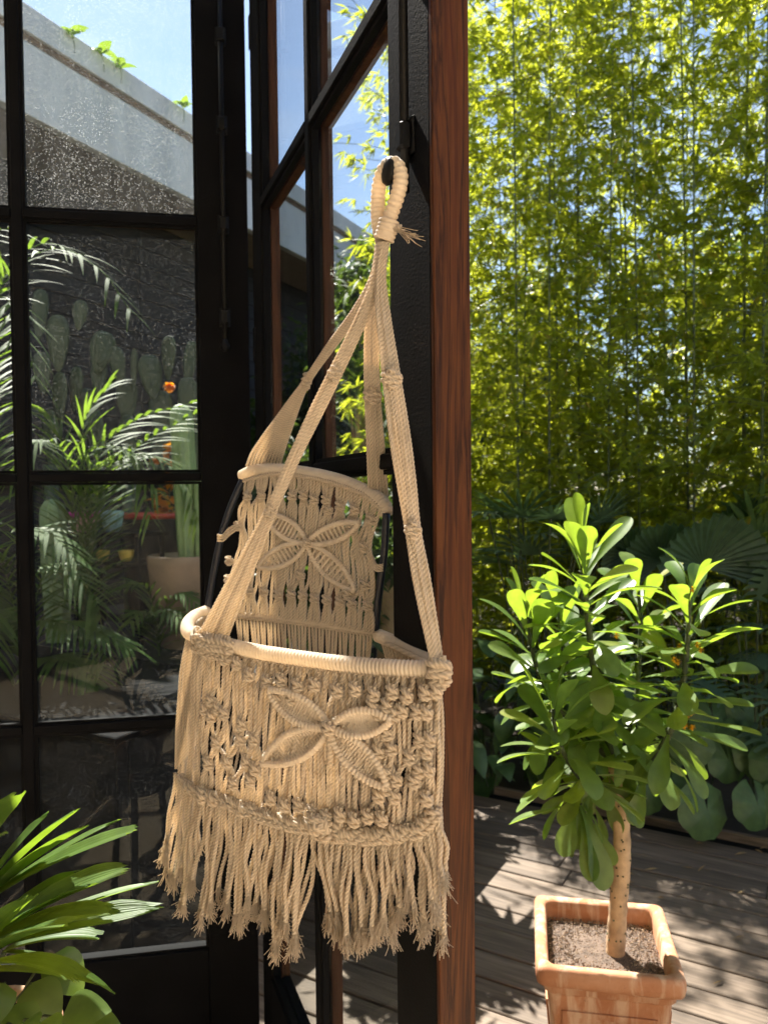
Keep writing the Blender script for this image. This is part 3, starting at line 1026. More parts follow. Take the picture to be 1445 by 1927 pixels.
# arching palms
def frond_mesh(name, pts, ll, lw, n=24, sag=0.5, spread=0.9, rr=0.004):
    mb = MB()
    q = spline(pts, 0.03)
    m_ = len(q)
    mb.tube(q, lambda i, t: rr * (1 - 0.75 * t), 5)
    for i in range(n):
        t = 0.14 + 0.86 * i / (n - 1)
        k = min(m_ - 2, int(t * (m_ - 1)))
        p = q[k]
        d = (q[k + 1] - q[k]).normalized()
        sd = d.cross(Vector((0, 0, 1)))
        if sd.length < .05:
            sd = Vector((1, 0, 0))
        sd.normalize()
        L = ll * (0.55 + 0.45 * sin(pi * min(1, t * 0.9 + 0.12))) * random.uniform(.85, 1.1)
        for s in (-1, 1):
            dr = (sd * s * spread + d * (0.75 + 0.5 * t) + Vector((0, 0, random.uniform(-.05, .30)))).normalized()
            pts2 = []
            pos = p.copy(); dd = dr.copy()
            for a in range(6):
                pts2.append(pos.copy())
                dd = (dd + Vector((0, 0, -sag * 0.28))).normalized()
                pos += dd * L / 5
            vs, fs = [], []
            for a, pp in enumerate(pts2):
                ta = a / 5
                w = lw * (0.4 + 0.6 * sin(pi * min(1, ta + .25))) * (1 if a < 5 else 0.12)
                nn = (pts2[min(5, a + 1)] - pts2[max(0, a - 1)]).normalized()
                wd = nn.cross(Vector((0, 0, 1)))
                wd = wd.normalized() if wd.length > .05 else sd
                wd = (wd + Vector((0, 0, 0.35 * s))).normalized()
                vs += [pp - wd * w, pp + wd * w]
            for a in range(5):
                fs.append((a * 2, a * 2 + 1, a * 2 + 3, a * 2 + 2))
            mb.add(vs, fs, None, True)
    return mb

random.seed(21)
def palm(label, base, fronds, group=None, ll=0.30, lw=0.008):
    t = thing("feather_palm", label, "palm", base, 0, group)
    for pts in fronds:
        link("frond", frond_mesh("frond", [base] + pts, ll, lw, 24, 0.45), M_palm, t)
    return t
gp = "feather palms behind the left door leaf"
b = P(-60, 900, 3.35); b.z = ZL
palm("feather palm with pale arching fronds at the top of the left pane", b,
     [[P(-10, 600, 3.35), P(70, 462, 3.3), P(180, 500, 3.2), P(250, 590, 3.1)],
      [P(-20, 640, 3.35), P(20, 520, 3.3), P(90, 470, 3.1), P(160, 480, 3.0)],
      [P(-40, 660, 3.3), P(-5, 560, 3.3), P(40, 600, 3.1), P(70, 720, 3.0)],
      [P(-60, 660, 3.3), P(-60, 500, 3.3), P(-30, 440, 3.2), P(30, 430, 3.1)]], gp, 0.30, 0.008)
b = P(150, 1010, 3.8); b.z = ZL
palm("bushy feather palm with sunlit leaflets spreading across the middle pane", b,
     [[P(175, 900, 3.8), P(240, 800, 3.75), P(380, 752, 3.6)],
      [P(180, 930, 3.8), P(260, 840, 3.7), P(385, 770, 3.5)],
      [P(160, 900, 3.8), P(160, 790, 3.8), P(210, 720, 3.8)],
      [P(130, 900, 3.8), P(95, 790, 3.8), P(40, 760, 3.7)],
      [P(190, 930, 3.7), P(260, 855, 3.6), P(345, 900, 3.5), P(375, 985, 3.45)],
      [P(150, 930, 3.7), P(170, 850, 3.65), P(245, 850, 3.6), P(300, 930, 3.55)],
      [P(140, 950, 3.7), P(120, 850, 3.6), P(70, 830, 3.4), P(20, 900, 3.3)],
      [P(160, 940, 3.65), P(210, 870, 3.6), P(262, 900, 3.55), P(285, 980, 3.5)]], gp, 0.30, 0.008)
b = P(60, 1300, 3.45); b.z = ZL
palm("dark feather palm in the shade of the lower left pane", b,
     [[P(70, 1120, 3.4), P(110, 1060, 3.3), P(180, 1130, 3.2), P(200, 1250, 3.15)],
      [P(40, 1120, 3.4), P(40, 1010, 3.3), P(90, 1000, 3.2), P(150, 1060, 3.1)],
      [P(60, 1180, 3.4), P(110, 1170, 3.3), P(200, 1195, 3.15), P(255, 1225, 3.1)],
      [P(30, 1150, 3.4), P(0, 1050, 3.3), P(-40, 1040, 3.2)],
      [P(80, 1240, 3.4), P(110, 1240, 3.25), P(160, 1260, 3.15), P(190, 1300, 3.1)],
      [P(20, 1200, 3.4), P(-10, 1150, 3.2), P(-10, 1250, 3.1)]], gp, 0.26, 0.010)
b = P(300, 1230, 3.75); b.z = ZL
palm("small bright feather palm at the foot of the taupe clay pot", b,
     [[P(310, 1150, 3.75), P(340, 1115, 3.7), P(385, 1150, 3.6)],
      [P(290, 1150, 3.75), P(270, 1100, 3.7), P(225, 1105, 3.6)],
      [P(300, 1160, 3.7), P(320, 1150, 3.6), P(360, 1185, 3.5)],
      [P(290, 1170, 3.7), P(265, 1150, 3.6), P(240, 1180, 3.5)]], gp, 0.17, 0.008)

# added shelf with pots in place of coloured reflections; red bowl of orange flowers
sh = P(225, 1010, 4.1); zs = P(225, 1002, 3.97).z
t = thing("added_pot_stand", "added black two-tier stand carrying the pots that replace reflections", "stand", (sh.x, sh.y, ZL), AX)
MS = W[t]
m = MB(); m.bbox((-0.27, -0.12, zs - ZL - 0.02), (0.25, 0.12, zs - ZL), 0.003); link("shelf", m, M_planter, t, MS)
m = MB(); m.bbox((-0.26, -0.20, zs - ZL - 0.17), (0.24, 0.11, zs - ZL - 0.15), 0.003); link("shelf", m, M_planter, t, MS)
for sx in (-0.26, 0.22):
    for sy in (-0.09, 0.07):
        m = MB(); m.box((sx, sy, 0), (sx + 0.02, sy + 0.02, zs - ZL - 0.021)); link("leg", m, M_planter, t, MS)
def small_pot(label, px, py, D, w, h, mat, zfloor, rimmat=None):
    c = P(px, py, D); c.z = zfloor + 0.001
    t = thing("reflection_pot", label, "pot", c)
    mb = MB(); mb.lathe([(0, 0), (w * .28, 0), (w * .42, h * .35), (w * .5, h * .8), (w * .5, h), (w * .44, h), (w * .4, h * .8), (0, h * .75)], Matrix.Translation(c), 18)
    link("pot_body", mb, mat, t)
    if rimmat:
        mb = MB(); mb.lathe([(w * .505, h * .72), (w * .53, h * .8), (w * .53, h * 1.02), (w * .45, h * 1.02)], Matrix.Translation(c), 18)
        link("rim", mb, rimmat, t)
    return t
small_pot("cream and pink pot with magenta rim, in place of a reflection", 162, 1000, 4.05, 0.155, 0.105, M_pinkpot, zs, M_magenta)
small_pot("blue and white speckled pot in place of a reflection, beside the pink one", 212, 1000, 4.05, 0.12, 0.11, M_bluepot, zs)
small_pot("little yellow pot in place of a reflection on the lower tier, left of the pair", 194, 1050, 3.95, 0.07, 0.06, M_yellowpot, zs - 0.15)
small_pot("little yellow pot in place of a reflection on the lower tier, right of the pair", 238, 1050, 3.95, 0.08, 0.06, M_yellowpot, zs - 0.15)
rb = P(297, 985, 4.45); rb.z = ZL
t = thing("red_rimmed_bowl", "black bowl planter with a red rim behind the taupe pot", "bowl", rb)
hb = P(297, 965, 4.45).z - ZL
mb = MB(); mb.lathe([(0, 0), (0.15, 0), (0.19, hb * .5), (0.215, hb - .02), (0.2, hb - .02), (0, hb - .05)], Matrix.Translation(rb), 28); link("bowl_body", mb, M_planter, t)
mb = MB(); mb.lathe([(0.214, hb - .03), (0.225, hb - .02), (0.225, hb), (0.2, hb), (0.2, hb - .02)], Matrix.Translation(rb), 28); link("rim", mb, M_redbowl, t)
fb = Vector((rb.x + 0.07, rb.y, ZL + hb - 0.06))
t = thing("orange_flowering_plant", "orange flowering plant rising from the red-rimmed bowl", "flower", fb)
mb = MB(); mb.tube([fb, fb + Vector((0.01, 0, 0.46))], 0.006, 6); link("stem", mb, M_stem, t)
for j in range(60):
    hgt = random.uniform(0.05, 0.46)
    p = fb + Vector((random.gauss(0, 0.045 * (1.2 - hgt)), random.gauss(0, 0.03), hgt))
    if j == 0:
        FLM = leaf_mesh("bract", 0.05, ovate(0.026), 0.8, 0.2, 4, 1)
    link("bract", FLM, M_orange, t, frame(p, (random.uniform(-1, 1), random.uniform(-1, .4), random.uniform(-.6, 1))) @ Matrix.Scale(1.7, 4))
ob = P(320, 727, 4.3)
t = thing("orange_cactus_flower", "single pale orange flower in front of the prickly pear pads", "flower", ob)
mb = MB(); mb.tube(spline([Vector((ob.x - .02, ob.y + .25, ob.z - .36)), Vector((ob.x - .01, ob.y + .05, ob.z - .1)), ob], .03), 0.004, 5); link("stem", mb, M_stem, t)
for j in range(14):
    a = j * 2.39996
    link("petal", FLM, M_orange, t, frame(ob, (cos(a), -0.5, sin(a) * .8)) @ Matrix.Scale(0.8, 4))

# ---------------------------------------------------------------- things seen through the swung leaf
def leaf_cloud(n, c, rad, size, seed, aspect=0.42, clumps=26):
    random.seed(seed)
    mb = MB()
    cs = []
    for i in range(clumps):
        while True:
            v = Vector((random.uniform(-1, 1), random.uniform(-1, 1), random.uniform(-1, 1)))
            if v.length < 1:
                break
        v = v.normalized() * (v.length ** 0.5) * random.uniform(.6, 1)
        cs.append(Vector((v.x * rad[0], v.y * rad[1], v.z * rad[2])))
    for i in range(n):
        q = random.choice(cs)
        p = c + q + Vector((random.gauss(0, rad[0] * .16), random.gauss(0, rad[1] * .16), random.gauss(0, rad[2] * .13)))
        d = Vector((random.uniform(-1, 1), random.uniform(-1, 1), random.uniform(-.8, .5))).normalized()
        nn = Vector((random.gauss(0, .6), random.gauss(0, .6), 1))
        w = d.cross(nn).normalized() * size * aspect * .5
        L = size * random.uniform(.7, 1.3)
        md = p + d * L * .45 + Vector((0, 0, -.0))
        mb.add([p, md - w, p + d * L + Vector((0, 0, -L * .15)), md + w], [(0, 1, 2), (0, 2, 3)])
    return mb, cs

def tree(label, base, trunk_h, c, rad, n, size, seed, cat="tree", name="garden_tree"):
    t = thing(name, label, cat, base)
    mb, cs = leaf_cloud(n, c, rad, size, seed)
    stuff(link("crown", mb, M_crown, t))
    mt = MB()
    top = Vector((c.x, c.y, c.z))
    mt.tube(spline([base, base.lerp(top, .5) + Vector((.04, 0, 0)), top], .1), lambda i, t: .05 * (1 - .7 * t), 8)
    for q in cs[:12]:
        mt.tube(spline([base.lerp(top, .55), c + q * .5, c + q], .1), lambda i, t: .016 * (1 - .6 * t), 5)
    link("trunk", mt, M_bark, t)
    return t
b = Vector((-0.25, 6.6, 0))
c = P(678, 640, 6.6)
tree("dark leafy tree seen through the swung door leaf", b, 2, c, (0.42, 0.45, 0.85), 5200, 0.085, 5)
b = P(690, 1000, 4.6); b.z = 0
c = P(690, 985, 4.6)
tree("bright green rounded shrub behind the swing backrest", b, 1, c, (0.22, 0.25, 0.26), 1500, 0.06, 6, "shrub", "garden_shrub")
b = P(560, 1100, 5.2); b.z = 0
c = P(560, 960, 5.2)
tree("dark green shrub behind the hinge side of the swung leaf", b, 1, c, (0.35, 0.3, 0.6), 2200, 0.08, 8, "shrub", "garden_shrub")
b = P(640, 1100, 3.5); b.z = 0.555
tree("leafy shrub in the lower planter, half hidden by the swing", b, 1, P(630, 1090, 3.5), (0.30, 0.26, 0.40), 2600, 0.075, 46, "shrub", "planter_shrub")
tb = P(738, 1150, 3.62); tb.z = 0.56
t = thing("tan_bowl_planter", "wide tan stone bowl standing in the lower planter beyond the glass", "planter", tb)
zr = P(738, 1062, 3.62).z - 0.56
mb = MB(); mb.lathe([(0, 0), (0.07, 0), (0.08, 0.05), (0.07, zr - .25), (0.08, zr - .22), (0.12, zr - .1), (0.14, zr), (0.125, zr), (0.0, zr - .04)], Matrix.Translation(tb), 28)
link("bowl_body", mb, M_tan, t)
random.seed(15)
lm = leaf_mesh("leaf", .2, lance(.022), .9, .2, 7, 1)
bpn = thing("shadow_breaking_plant", "strap-leaved plant added in the tan bowl to break up its shadow", "plant", tb + Vector((0, 0, zr - .04)))  # added so the round bowl casts an uneven shadow on the deck
for j in range(26):
    a = j * 2.4
    link("leaf", lm, M_dark, bpn, frame(tb + Vector((cos(a) * .03, sin(a) * .03, zr - .04)), (cos(a), sin(a), random.uniform(.2, 1.6))) @ Matrix.Scale(random.uniform(.8, 1.6), 4))
b = P(690, 480, 5.2)
palm("feather palm with pale fronds seen high through the swung leaf", Vector((-0.05, 5.3, -0.05)),
     [[Vector((-0.06, 5.3, 1.4)), P(735, 560, 5.2), P(680, 525, 5.1), P(625, 590, 5.0)],
      [Vector((-0.06, 5.3, 1.4)), P(735, 590, 5.2), P(700, 560, 5.1), P(660, 640, 5.0)],
      [Vector((-0.06, 5.3, 1.4)), P(745, 540, 5.2), P(790, 520, 5.1), P(820, 560, 5.0)]], None, 0.34, 0.010)

# ---------------------------------------------------------------- bamboo hedge
def bamboo_foliage(seed, H):
    random.seed(seed)
    mb = MB()
    tw = MB()
    z = 0.3 + random.uniform(0, .2)
    ph = random.uniform(0, 6)
    while z < H:
        dens = interp(z, [(0.3, 7), (1.6, 6.6), (2.6, 5.2), (3.4, 4.4), (H, 3.8)])
        for b in range(int(dens + random.random())):
            ph += 2.3 + random.uniform(-.4, .4)
            L = random.uniform(.25, .62) * (1.0 if z < H - 1.2 else max(.35, (H - z) / 1.2))
            d = Vector((cos(ph), sin(ph), random.uniform(.35, 1.1))).normalized()
            p0 = Vector((0, 0, z))
            pts = []
            pos = p0.copy(); dd = d.copy()
            for a in range(5):
                pts.append(pos.copy())
                dd = (dd + Vector((random.uniform(-.15, .15), random.uniform(-.15, .15), -.16))).normalized()
                pos += dd * L / 4
            tw.tube(pts, 0.0022, 3, False)
            for ci in range(random.randint(5, 8)):
                q = random.uniform(.3, 1.0)
                k = min(3, int(q * 4))
                c = pts[k].lerp(pts[k + 1], q * 4 - k)
                c = c + Vector((random.gauss(0, .035), random.gauss(0, .035), random.gauss(0, .035)))
                ax = (pts[k + 1] - pts[k]).normalized()
                ax = (ax + Vector((random.gauss(0, .6), random.gauss(0, .6), random.gauss(-.1, .4)))).normalized()
                for li in range(random.randint(5, 7)):
                    ld = (ax + Vector((random.gauss(0, .45), random.gauss(0, .45), random.gauss(-.35, .3)))).normalized()
                    ll = random.uniform(.06, .125)
                    w = random.uniform(.0055, .0088)
                    nn = Vector((random.gauss(0, .8), random.gauss(0, .8), 1))
                    sd = ld.cross(nn)
                    sd = sd.normalized() * w if sd.length > .01 else Vector((w, 0, 0))
                    md = c + ld * ll * .38
                    tip = c + ld * ll + Vector((0, 0, -ll * .12))
                    mb.add([c, md - sd, tip, md + sd], [(0, 1, 2, 3)])
        z += random.uniform(.20, .27)
    return mb.mesh("foliage"), tw.mesh("twigs")

def culm_mesh(seed, H):
    random.seed(seed)
    mb = MB()
    bx, by = random.uniform(-.12, .12), random.uniform(-.12, .12)
    nd = 24
    pts, rads = [], []
    for i in range(nd):
        z = H * i / (nd - 1)
        f = (z / H) ** 2
        for dz, k in ((-0.012, 1.0), (0.0, 1.16), (0.010, 0.96)):
            if z + dz < -0.06:
                continue
            pts.append(Vector((bx * f, by * f, z + dz)))
            rads.append(0.0108 * (1 - 0.75 * z / H) * k)
    mb.tube(pts, lambda i, t: rads[i], 8)
    return mb.mesh("culm")

BV = []
for s in range(7):
    H = [5.6, 6.0, 5.2, 6.3, 5.8, 5.0, 6.1][s]
    fm, tm = bamboo_foliage(100 + s, H)
    BV.append((fm, tm, culm_mesh(200 + s, H + .15)))
random.seed(77)
spots = []
for row, (off, n) in enumerate(((0.0, 14), (0.45, 13), (1.0, 12), (1.5, 12))):
    for i in range(n):
        s = lerp(-0.5, 3.5, (i + random.uniform(.15, .85)) / n)
        p = Vector((0.42, 5.25, 0)) + U * s + MO * (off + random.uniform(-.12, .12))
        spots.append((p, row))
order = [0, 0, 0, 0]
for k, (p, row) in enumerate(spots):
    v = k % 7
    sc_ = random.uniform(.92, 1.08)
    ordn = ["first", "second", "third", "fourth", "fifth", "sixth", "seventh", "eighth", "ninth", "tenth", "eleventh", "twelfth", "thirteenth", "fourteenth"][order[row]]
    order[row] += 1
    lab = ordn + " green bamboo cane from the timber edge, " + ["front row of the hedge", "second row of the hedge", "third row of the hedge", "back row of the hedge"][row]
    t = thing("bamboo", lab, "bamboo", (p.x, p.y, -0.06), random.uniform(0, 6.28), "bamboo hedge behind the deck")
    M = W[t] @ Matrix.Scale(sc_, 4)
    link("culm", BV[v][2], M_culm, t, M)
    stuff(link("foliage", BV[v][0], M_bam, t, M))
    stuff(link("twigs", BV[v][1], M_culm, t, M))

# broad trees beyond the bamboo
random.seed(88)
for i, (x, y, h, r) in enumerate(((0.4, 8.6, 1.5, 1.1), (1.7, 8.2, 1.3, 1.0), (2.9, 7.9, 1.6, 1.1), (4.3, 7.4, 1.5, 1.2), (5.6, 6.6, 1.7, 1.2), (-0.9, 9.6, 1.4, 1.0))):
    lab = ["broad tree far behind the bamboo, nearest the timber edge", "broad tree behind the bamboo left of centre", "broad tree behind the middle of the bamboo hedge",
           "broad tree behind the bamboo right of centre", "broad tree behind the right end of the bamboo hedge", "far broad tree beyond the end of the dark building"][i]
    tree(lab, Vector((x, y, -.06)), 1, Vector((x, y, h + .5)), (r * 1.15, .8, 2.1), 9000, .12, 300 + i, "tree", "background_tree")

# ---------------------------------------------------------------- undergrowth along the bed
random.seed(31)
def fan_leaf_obj(root, hub, d, R, nseg, spread, w, mat, up=(0, 0, 1), droop=0.5, name="leaf", meshes={}):
    """one palmate leaf: nseg blades from the hub, one mesh"""
    mb = MB()
    y = Vector(d).normalized()
    x = y.cross(Vector(up)).normalized()
    z = x.cross(y)
    for i in range(nseg):
        a = lerp(-spread, spread, i / (nseg - 1)) if nseg > 1 else 0
        dd = y * cos(a) + x * sin(a)
        L = R * (1 - .18 * abs(i / (nseg - 1) - .5)) * random.uniform(.9, 1.05)
        sd = (x * cos(a) - y * sin(a))
        pos = hub.copy(); v = dd.copy()
        vs, uv, fs = [], [], []
        for s in range(7):
            t = s / 6
            ww = w * (0.25 + .75 * min(1, t / .35)) * (1 if t < .75 else lerp(1, .25, (t - .75) / .25))
            vs += [pos - sd * ww, pos - z * ww * .35, pos + sd * ww]
            uv += [(0, t), (.5, t), (1, t)]
            v = (v - Vector((0, 0, 1)) * droop * .09 * (1 + t)).normalized()
            pos = pos + v * L / 6
        for s in range(6):
            b = s * 3
            fs += [(b, b + 1, b + 4, b + 3), (b + 1, b + 2, b + 5, b + 4)]
        mb.add(vs, fs, uv, True)
    return link(name, mb, mat, root)

def fan_palm(label, base, leaves, mat, nseg=11, w=0.013, R=0.30, group=None, spread=1.35):
    t = thing("fan_palm", label, "palm", base, 0, group)
    ms = MB()
    for (p, d) in leaves:
        fan_leaf_obj(t, p, d, R * random.uniform(.85, 1.1), nseg, spread, w, mat)
        ms.tube(spline([base, base.lerp(p, .6) + Vector((0, 0, .08)), p], .05), .005, 5)
    link("stems", ms, M_stem, t)
    return t
def fan_set(cx, cy, D, n, spx, spy):
    out = []
    for i in range(n):
        x = cx + random.uniform(-spx, spx); y = cy + random.uniform(-spy, spy)
        out.append((P(x, y, D + random.uniform(-.15, .25)), Vector(((x - cx) / 70 + random.uniform(-.3, .3), -0.35 + random.uniform(-.4, .3), random.uniform(.1, 1)))))
    return out
b = P(1010, 1100, 4.35); b.z = -.06
fan_palm("dark blue-green fan palm behind the potted tree at left", b, fan_set(1010, 1010, 4.35, 13, 95, 60), M_blue, 12, .011, .30)
b = P(1090, 1100, 4.5); b.z = -.06
fan_palm("spiky fan palm just behind the top of the potted tree", b, fan_set(1100, 990, 4.5, 8, 50, 40), M_blue, 11, .010, .28)
b = P(1440, 1100, 4.2); b.z = -.06
fan_palm("green fan palm at the right edge above the lobed leaves", b, fan_set(1430, 1040, 4.2, 8, 60, 60), M_dark, 12, .016, .34)

def pleated(root, hub, d, R, mat, n=22, span=2.4, up=(0, 0, 1)):
    mb = MB()
    y = Vector(d).normalized(); x = y.cross(Vector(up)).normalized(); z = x.cross(y)
    rings = 6
    cols = n * 2 + 1
    vs, uv, fs = [], [], []
    for r in range(rings + 1):
        t = r / rings
        for k in range(cols):
            a = lerp(-span, span, k / (cols - 1))
            rr = R * t * (1 - .10 * abs(a) / span) * (1 + (.03 if k % 2 else -.03) * (t > .95))
            zz = (.05 if k % 2 else -.05) * R * t * .6 - .22 * R * t * t * (1 + .5 * abs(a))
            vs.append(hub + x * (sin(a) * rr) + y * (cos(a) * rr) + z * zz)
            uv.append((k / (cols - 1), t))
    for r in range(rings):
        for k in range(cols - 1):
            q = r * cols + k
            fs.append((q, q + 1, q + cols + 1, q + cols))
    mb.add(vs, fs, uv, False)
    return link("leaf", mb, mat, root)
lb = P(1310, 1150, 4.15); lb.z = -.06
t = thing("pleated_palm", "ruffled palm with big round pleated leaves behind the potted tree", "palm", lb)
ms = MB()
for (x, y, D, d, R) in ((1325, 1070, 4.05, (.15, -.35, 1), .33), (1245, 1060, 4.2, (-.5, -.3, .8), .27), (1390, 1010, 4.35, (.6, -.1, .7), .26), (1285, 1120, 4.0, (-.3, -.9, .3), .24), (1190, 1045, 4.3, (-.8, -.3, .4), .22)):
    p = P(x, y, D)
    pleated(t, p, d, R, M_blue, 22, 1.7, (0, 1, .3))
    ms.tube(spline([lb, lb.lerp(p, .6), p], .06), .007, 5)
link("stems", ms, M_stem, t)

def lobed_mesh():
    mb = MB()
    n = 8
    L = .34
    for s in (-1, 1):
        for i in range(n):
            t = i / (n - 1)
            y0 = L * (.06 + .86 * t)
            ln = .13 * (sin(pi * (t * .75 + .22))) + .02
            dy = lerp(-.03, .05, t)
            w = .016
            b0, b1 = Vector((0, y0 - w, 0)), Vector((0, y0 + w, 0))
            m0, m1 = Vector((s * ln * .6, y0 + dy - w * .8, .012)), Vector((s * ln * .6, y0 + dy + w * .8, .012))
            e0, e1 = Vector((s * ln, y0 + dy * 1.6 - w * .5, -.012)), Vector((s * ln, y0 + dy * 1.6 + w * .5, -.012))
            mb.add([b0, m0, e0, e1, m1, b1], [(0, 1, 4, 5), (1, 2, 3, 4)], None, True)
        mb.add([(0, 0, 0), (s * .03, .05, .004), (s * .035, .2, .004), (s * .012, L, 0), (0, L, 0)], [(0, 1, 2, 3, 4)], None, True)
    return mb.mesh("leaf")
LOB = lobed_mesh()
def lobed_plant(label, base, leaves):
    t = thing("split_leaf_plant", label, "plant", base, 0, "split-leaf plants at the bed edge")
    ms = MB()
    for (x, y, D, d, s) in leaves:
        p = P(x, y, D)
        link("leaf", LOB, M_blue, t, frame(p, d) @ Matrix.Scale(s, 4))
        ms.tube(spline([base, base.lerp(p, .6) + Vector((0, 0, .1)), p], .06), .006, 5)
    link("stems", ms, M_stem, t)
b = P(1420, 1450, 3.9); b.z = -.06
lobed_plant("blue-green split-leaf plant at the right edge of the picture", b,
    [(1400, 1180, 3.8, (.5, -.7, .1), 1.0), (1380, 1150, 3.9, (-.5, -.6, .4), .9), (1420, 1290, 3.6, (.2, -.9, -.3), 1.0), (1440, 1230, 3.7, (-.4, -.8, .0), 1.1), (1370, 1240, 3.8, (.7, -.6, -.2), 1.0), (1425, 1130, 3.9, (.1, -.4, .7), .9), (1410, 1370, 3.6, (.4, -.8, -.3), .9)])
b = P(1270, 1400, 4.0); b.z = -.06
lobed_plant("split-leaf plant hidden behind the middle of the potted tree", b,
    [(1240, 1200, 3.9, (-.3, -.8, .2), 1.0), (1290, 1190, 3.9, (.4, -.7, .2), 1.0), (1210, 1280, 3.8, (-.6, -.7, -.2), 1.0), (1300, 1270, 3.7, (.2, -.9, -.2), .9), (1160, 1230, 3.9, (-.7, -.5, .3), .9)])

def round_leaf_mesh():
    mb = MB()
    R = .105
    n = 26
    vs, uv, fs = [(0, 0, 0)], [(.5, 0)], []
    for r in (1, 2, 3):
        q = r / 3
        for k in range(n + 1):
            a = lerp(radians(12), radians(348), k / n) - pi / 2 - pi
            a = -pi / 2 + lerp(radians(10), radians(350), k / n)
            rr = R * q * (1 + .03 * sin(k * 1.7) * q + .02 * sin(k * 3.1))
            zz = .005 * q * sin(k * 1.45) - .030 * q * q
            vs.append((rr * cos(a), rr * sin(a), zz))
            uv.append((k / n, q))
    for k in range(n):
        fs.append((0, 1 + k, 2 + k))
    for r in range(2):
        for k in range(n):
            a = 1 + r * (n + 1) + k
            fs.append((a, a + n + 1, a + n + 2, a + 1))
    mb.add(vs, fs, uv, True)
    return mb.mesh("leaf")
RL = round_leaf_mesh()
M_far = leaf_mat("round_glossy_leaf", [(0, (0.055, 0.11, 0.038)), (1, (0.095, 0.15, 0.055))], (0.16, 0.3, 0.04), 0.22, 0.42, False, 7.0, 0.3)
def round_plant(label, base, leaves):
    t = thing("round_leaf_plant", label, "plant", base, 0, "round-leaved plants at the bed edge")
    ms = MB()
    for (x, y, D, s) in leaves:
        p = P(x, y, D)
        up = Vector((random.uniform(-.4, .4), -0.9 + random.uniform(-.3, .2), random.uniform(.25, .8))).normalized()
        d = Vector((random.uniform(-.25, .25), -.35, -.9))
        link("leaf", RL, M_far, t, frame(p, d, up) @ Matrix.Scale(s, 4))
        ms.tube(spline([base, base.lerp(p, .6) + Vector((0, .02, .06)), p], .05), .0035, 5)
    link("stems", ms, M_stem, t)
b = P(1320, 1545, 3.85); b.z = -.06
round_plant("round-leaved plant leaning over the deck right of the tree trunk", b, [(1330, 1525, 3.42, 1.25), (1300, 1400, 3.6, 1.0), (1265, 1470, 3.65, .9), (1370, 1430, 3.6, 1.0), (1340, 1350, 3.7, 1.05), (1395, 1340, 3.75, 1.0), (1300, 1320, 3.8, .9)])
b = P(1440, 1530, 3.8); b.z = -.06
round_plant("round-leaved plant at the right edge over the deck", b, [(1425, 1515, 3.4, 1.05), (1460, 1440, 3.5, 1.1), (1420, 1420, 3.6, 1.0), (1390, 1390, 3.65, .95), (1480, 1520, 3.4, 1.1)])
b = P(1205, 1500, 3.95); b.z = -.06
round_plant("round-leaved plant directly behind the tree trunk", b, [(1215, 1490, 3.6, 1.0), (1180, 1450, 3.7, .9), (1240, 1430, 3.7, 1.0), (1130, 1420, 3.8, 1.0), (1150, 1360, 3.8, .9)])

OV = [leaf_mesh("leaf", .2, ovate(.055), .8, .18, 7, 2), leaf_mesh("leaf", .16, ovate(.05), 1.2, .15, 7, 2)]
def broad_shrub(label, base, cx, cy, D, sx, sy, n):
    t = thing("broad_leaf_shrub", label, "shrub", base, 0, "dark broad-leaved shrubs in the bed")
    ms = MB()
    for i in range(n):
        x = cx + random.uniform(-sx, sx); y = cy + random.uniform(-sy, sy)
        p = P(x, y, D + random.uniform(-.2, .3))
        d = Vector((random.uniform(-1, 1), random.uniform(-1, .2), random.uniform(-.6, .6)))
        link("leaf", OV[i % 2], M_dark, t, frame(p, d) @ Matrix.Scale(random.uniform(.8, 1.25), 4))
        if i % 3 == 0:
            ms.tube(spline([base, base.lerp(p, .6) + Vector((0, 0, .08)), p], .06), .004, 5)
    link("stems", ms, M_stem, t)
b = P(925, 1480, 4.15); b.z = -.06
broad_shrub("dark broad-leaved shrub in the bed just right of the timber edge", b, 930, 1340, 4.15, 60, 110, 44)
b = P(1040, 1480, 4.2); b.z = -.06
broad_shrub("dark broad-leaved shrub low behind the left side of the potted tree", b, 1040, 1330, 4.2, 60, 110, 40)
b = P(1160, 1480, 4.3); b.z = -.06
broad_shrub("dark broad-leaved shrub behind the centre of the potted tree", b, 1150, 1250, 4.3, 70, 130, 44)
b = P(1390, 1480, 4.4); b.z = -.06
broad_shrub("dark broad-leaved shrub filling the bed under the green fan palm", b, 1390, 1270, 4.4, 80, 130, 44)

# ---------------------------------------------------------------- terracotta pot and potted tree
pcx = Vector((0.578, 2.04, 0.0))
pa = radians(-10.5)
MPt = Matrix.Translation(pcx) @ Matrix.Rotation(pa, 4, 'Z')
pot = thing("terracotta_pot", "square terracotta pot with thick moulded rim standing on the deck", "pot", pcx, pa)
def square_rings(mb, prof, M, smooth=False, rc=0.02, n=4):
    """prof: list of (half side, z); rounded square section"""
    vs, fs = [], []
    m_ = 4 * (n + 1)
    for hs, z in prof:
        r = min(rc, hs * .5)
        for q, (sx, sy) in enumerate(((1, 1), (-1, 1), (-1, -1), (1, -1))):
            for k in range(n + 1):
                a = pi / 2 * q + pi / 2 * k / n
                vs.append(M @ Vector((sx * (hs - r) + r * cos(a), sy * (hs - r) + r * sin(a), z)))
    for i in range(len(prof) - 1):
        for k in range(m_):
            j = (k + 1) % m_
            fs.append((i * m_ + k, i * m_ + j, i * m_ + m_ + j, i * m_ + m_ + k))
    mb.add(vs, fs, None, smooth)
RZ = 0.425
mb = MB()
square_rings(mb, [(0.02, 0.001), (0.125, 0.001), (0.128, 0.008), (0.133, 0.03), (0.128, 0.045), (0.152, RZ - 0.085), (0.153, RZ - .08)], MPt)
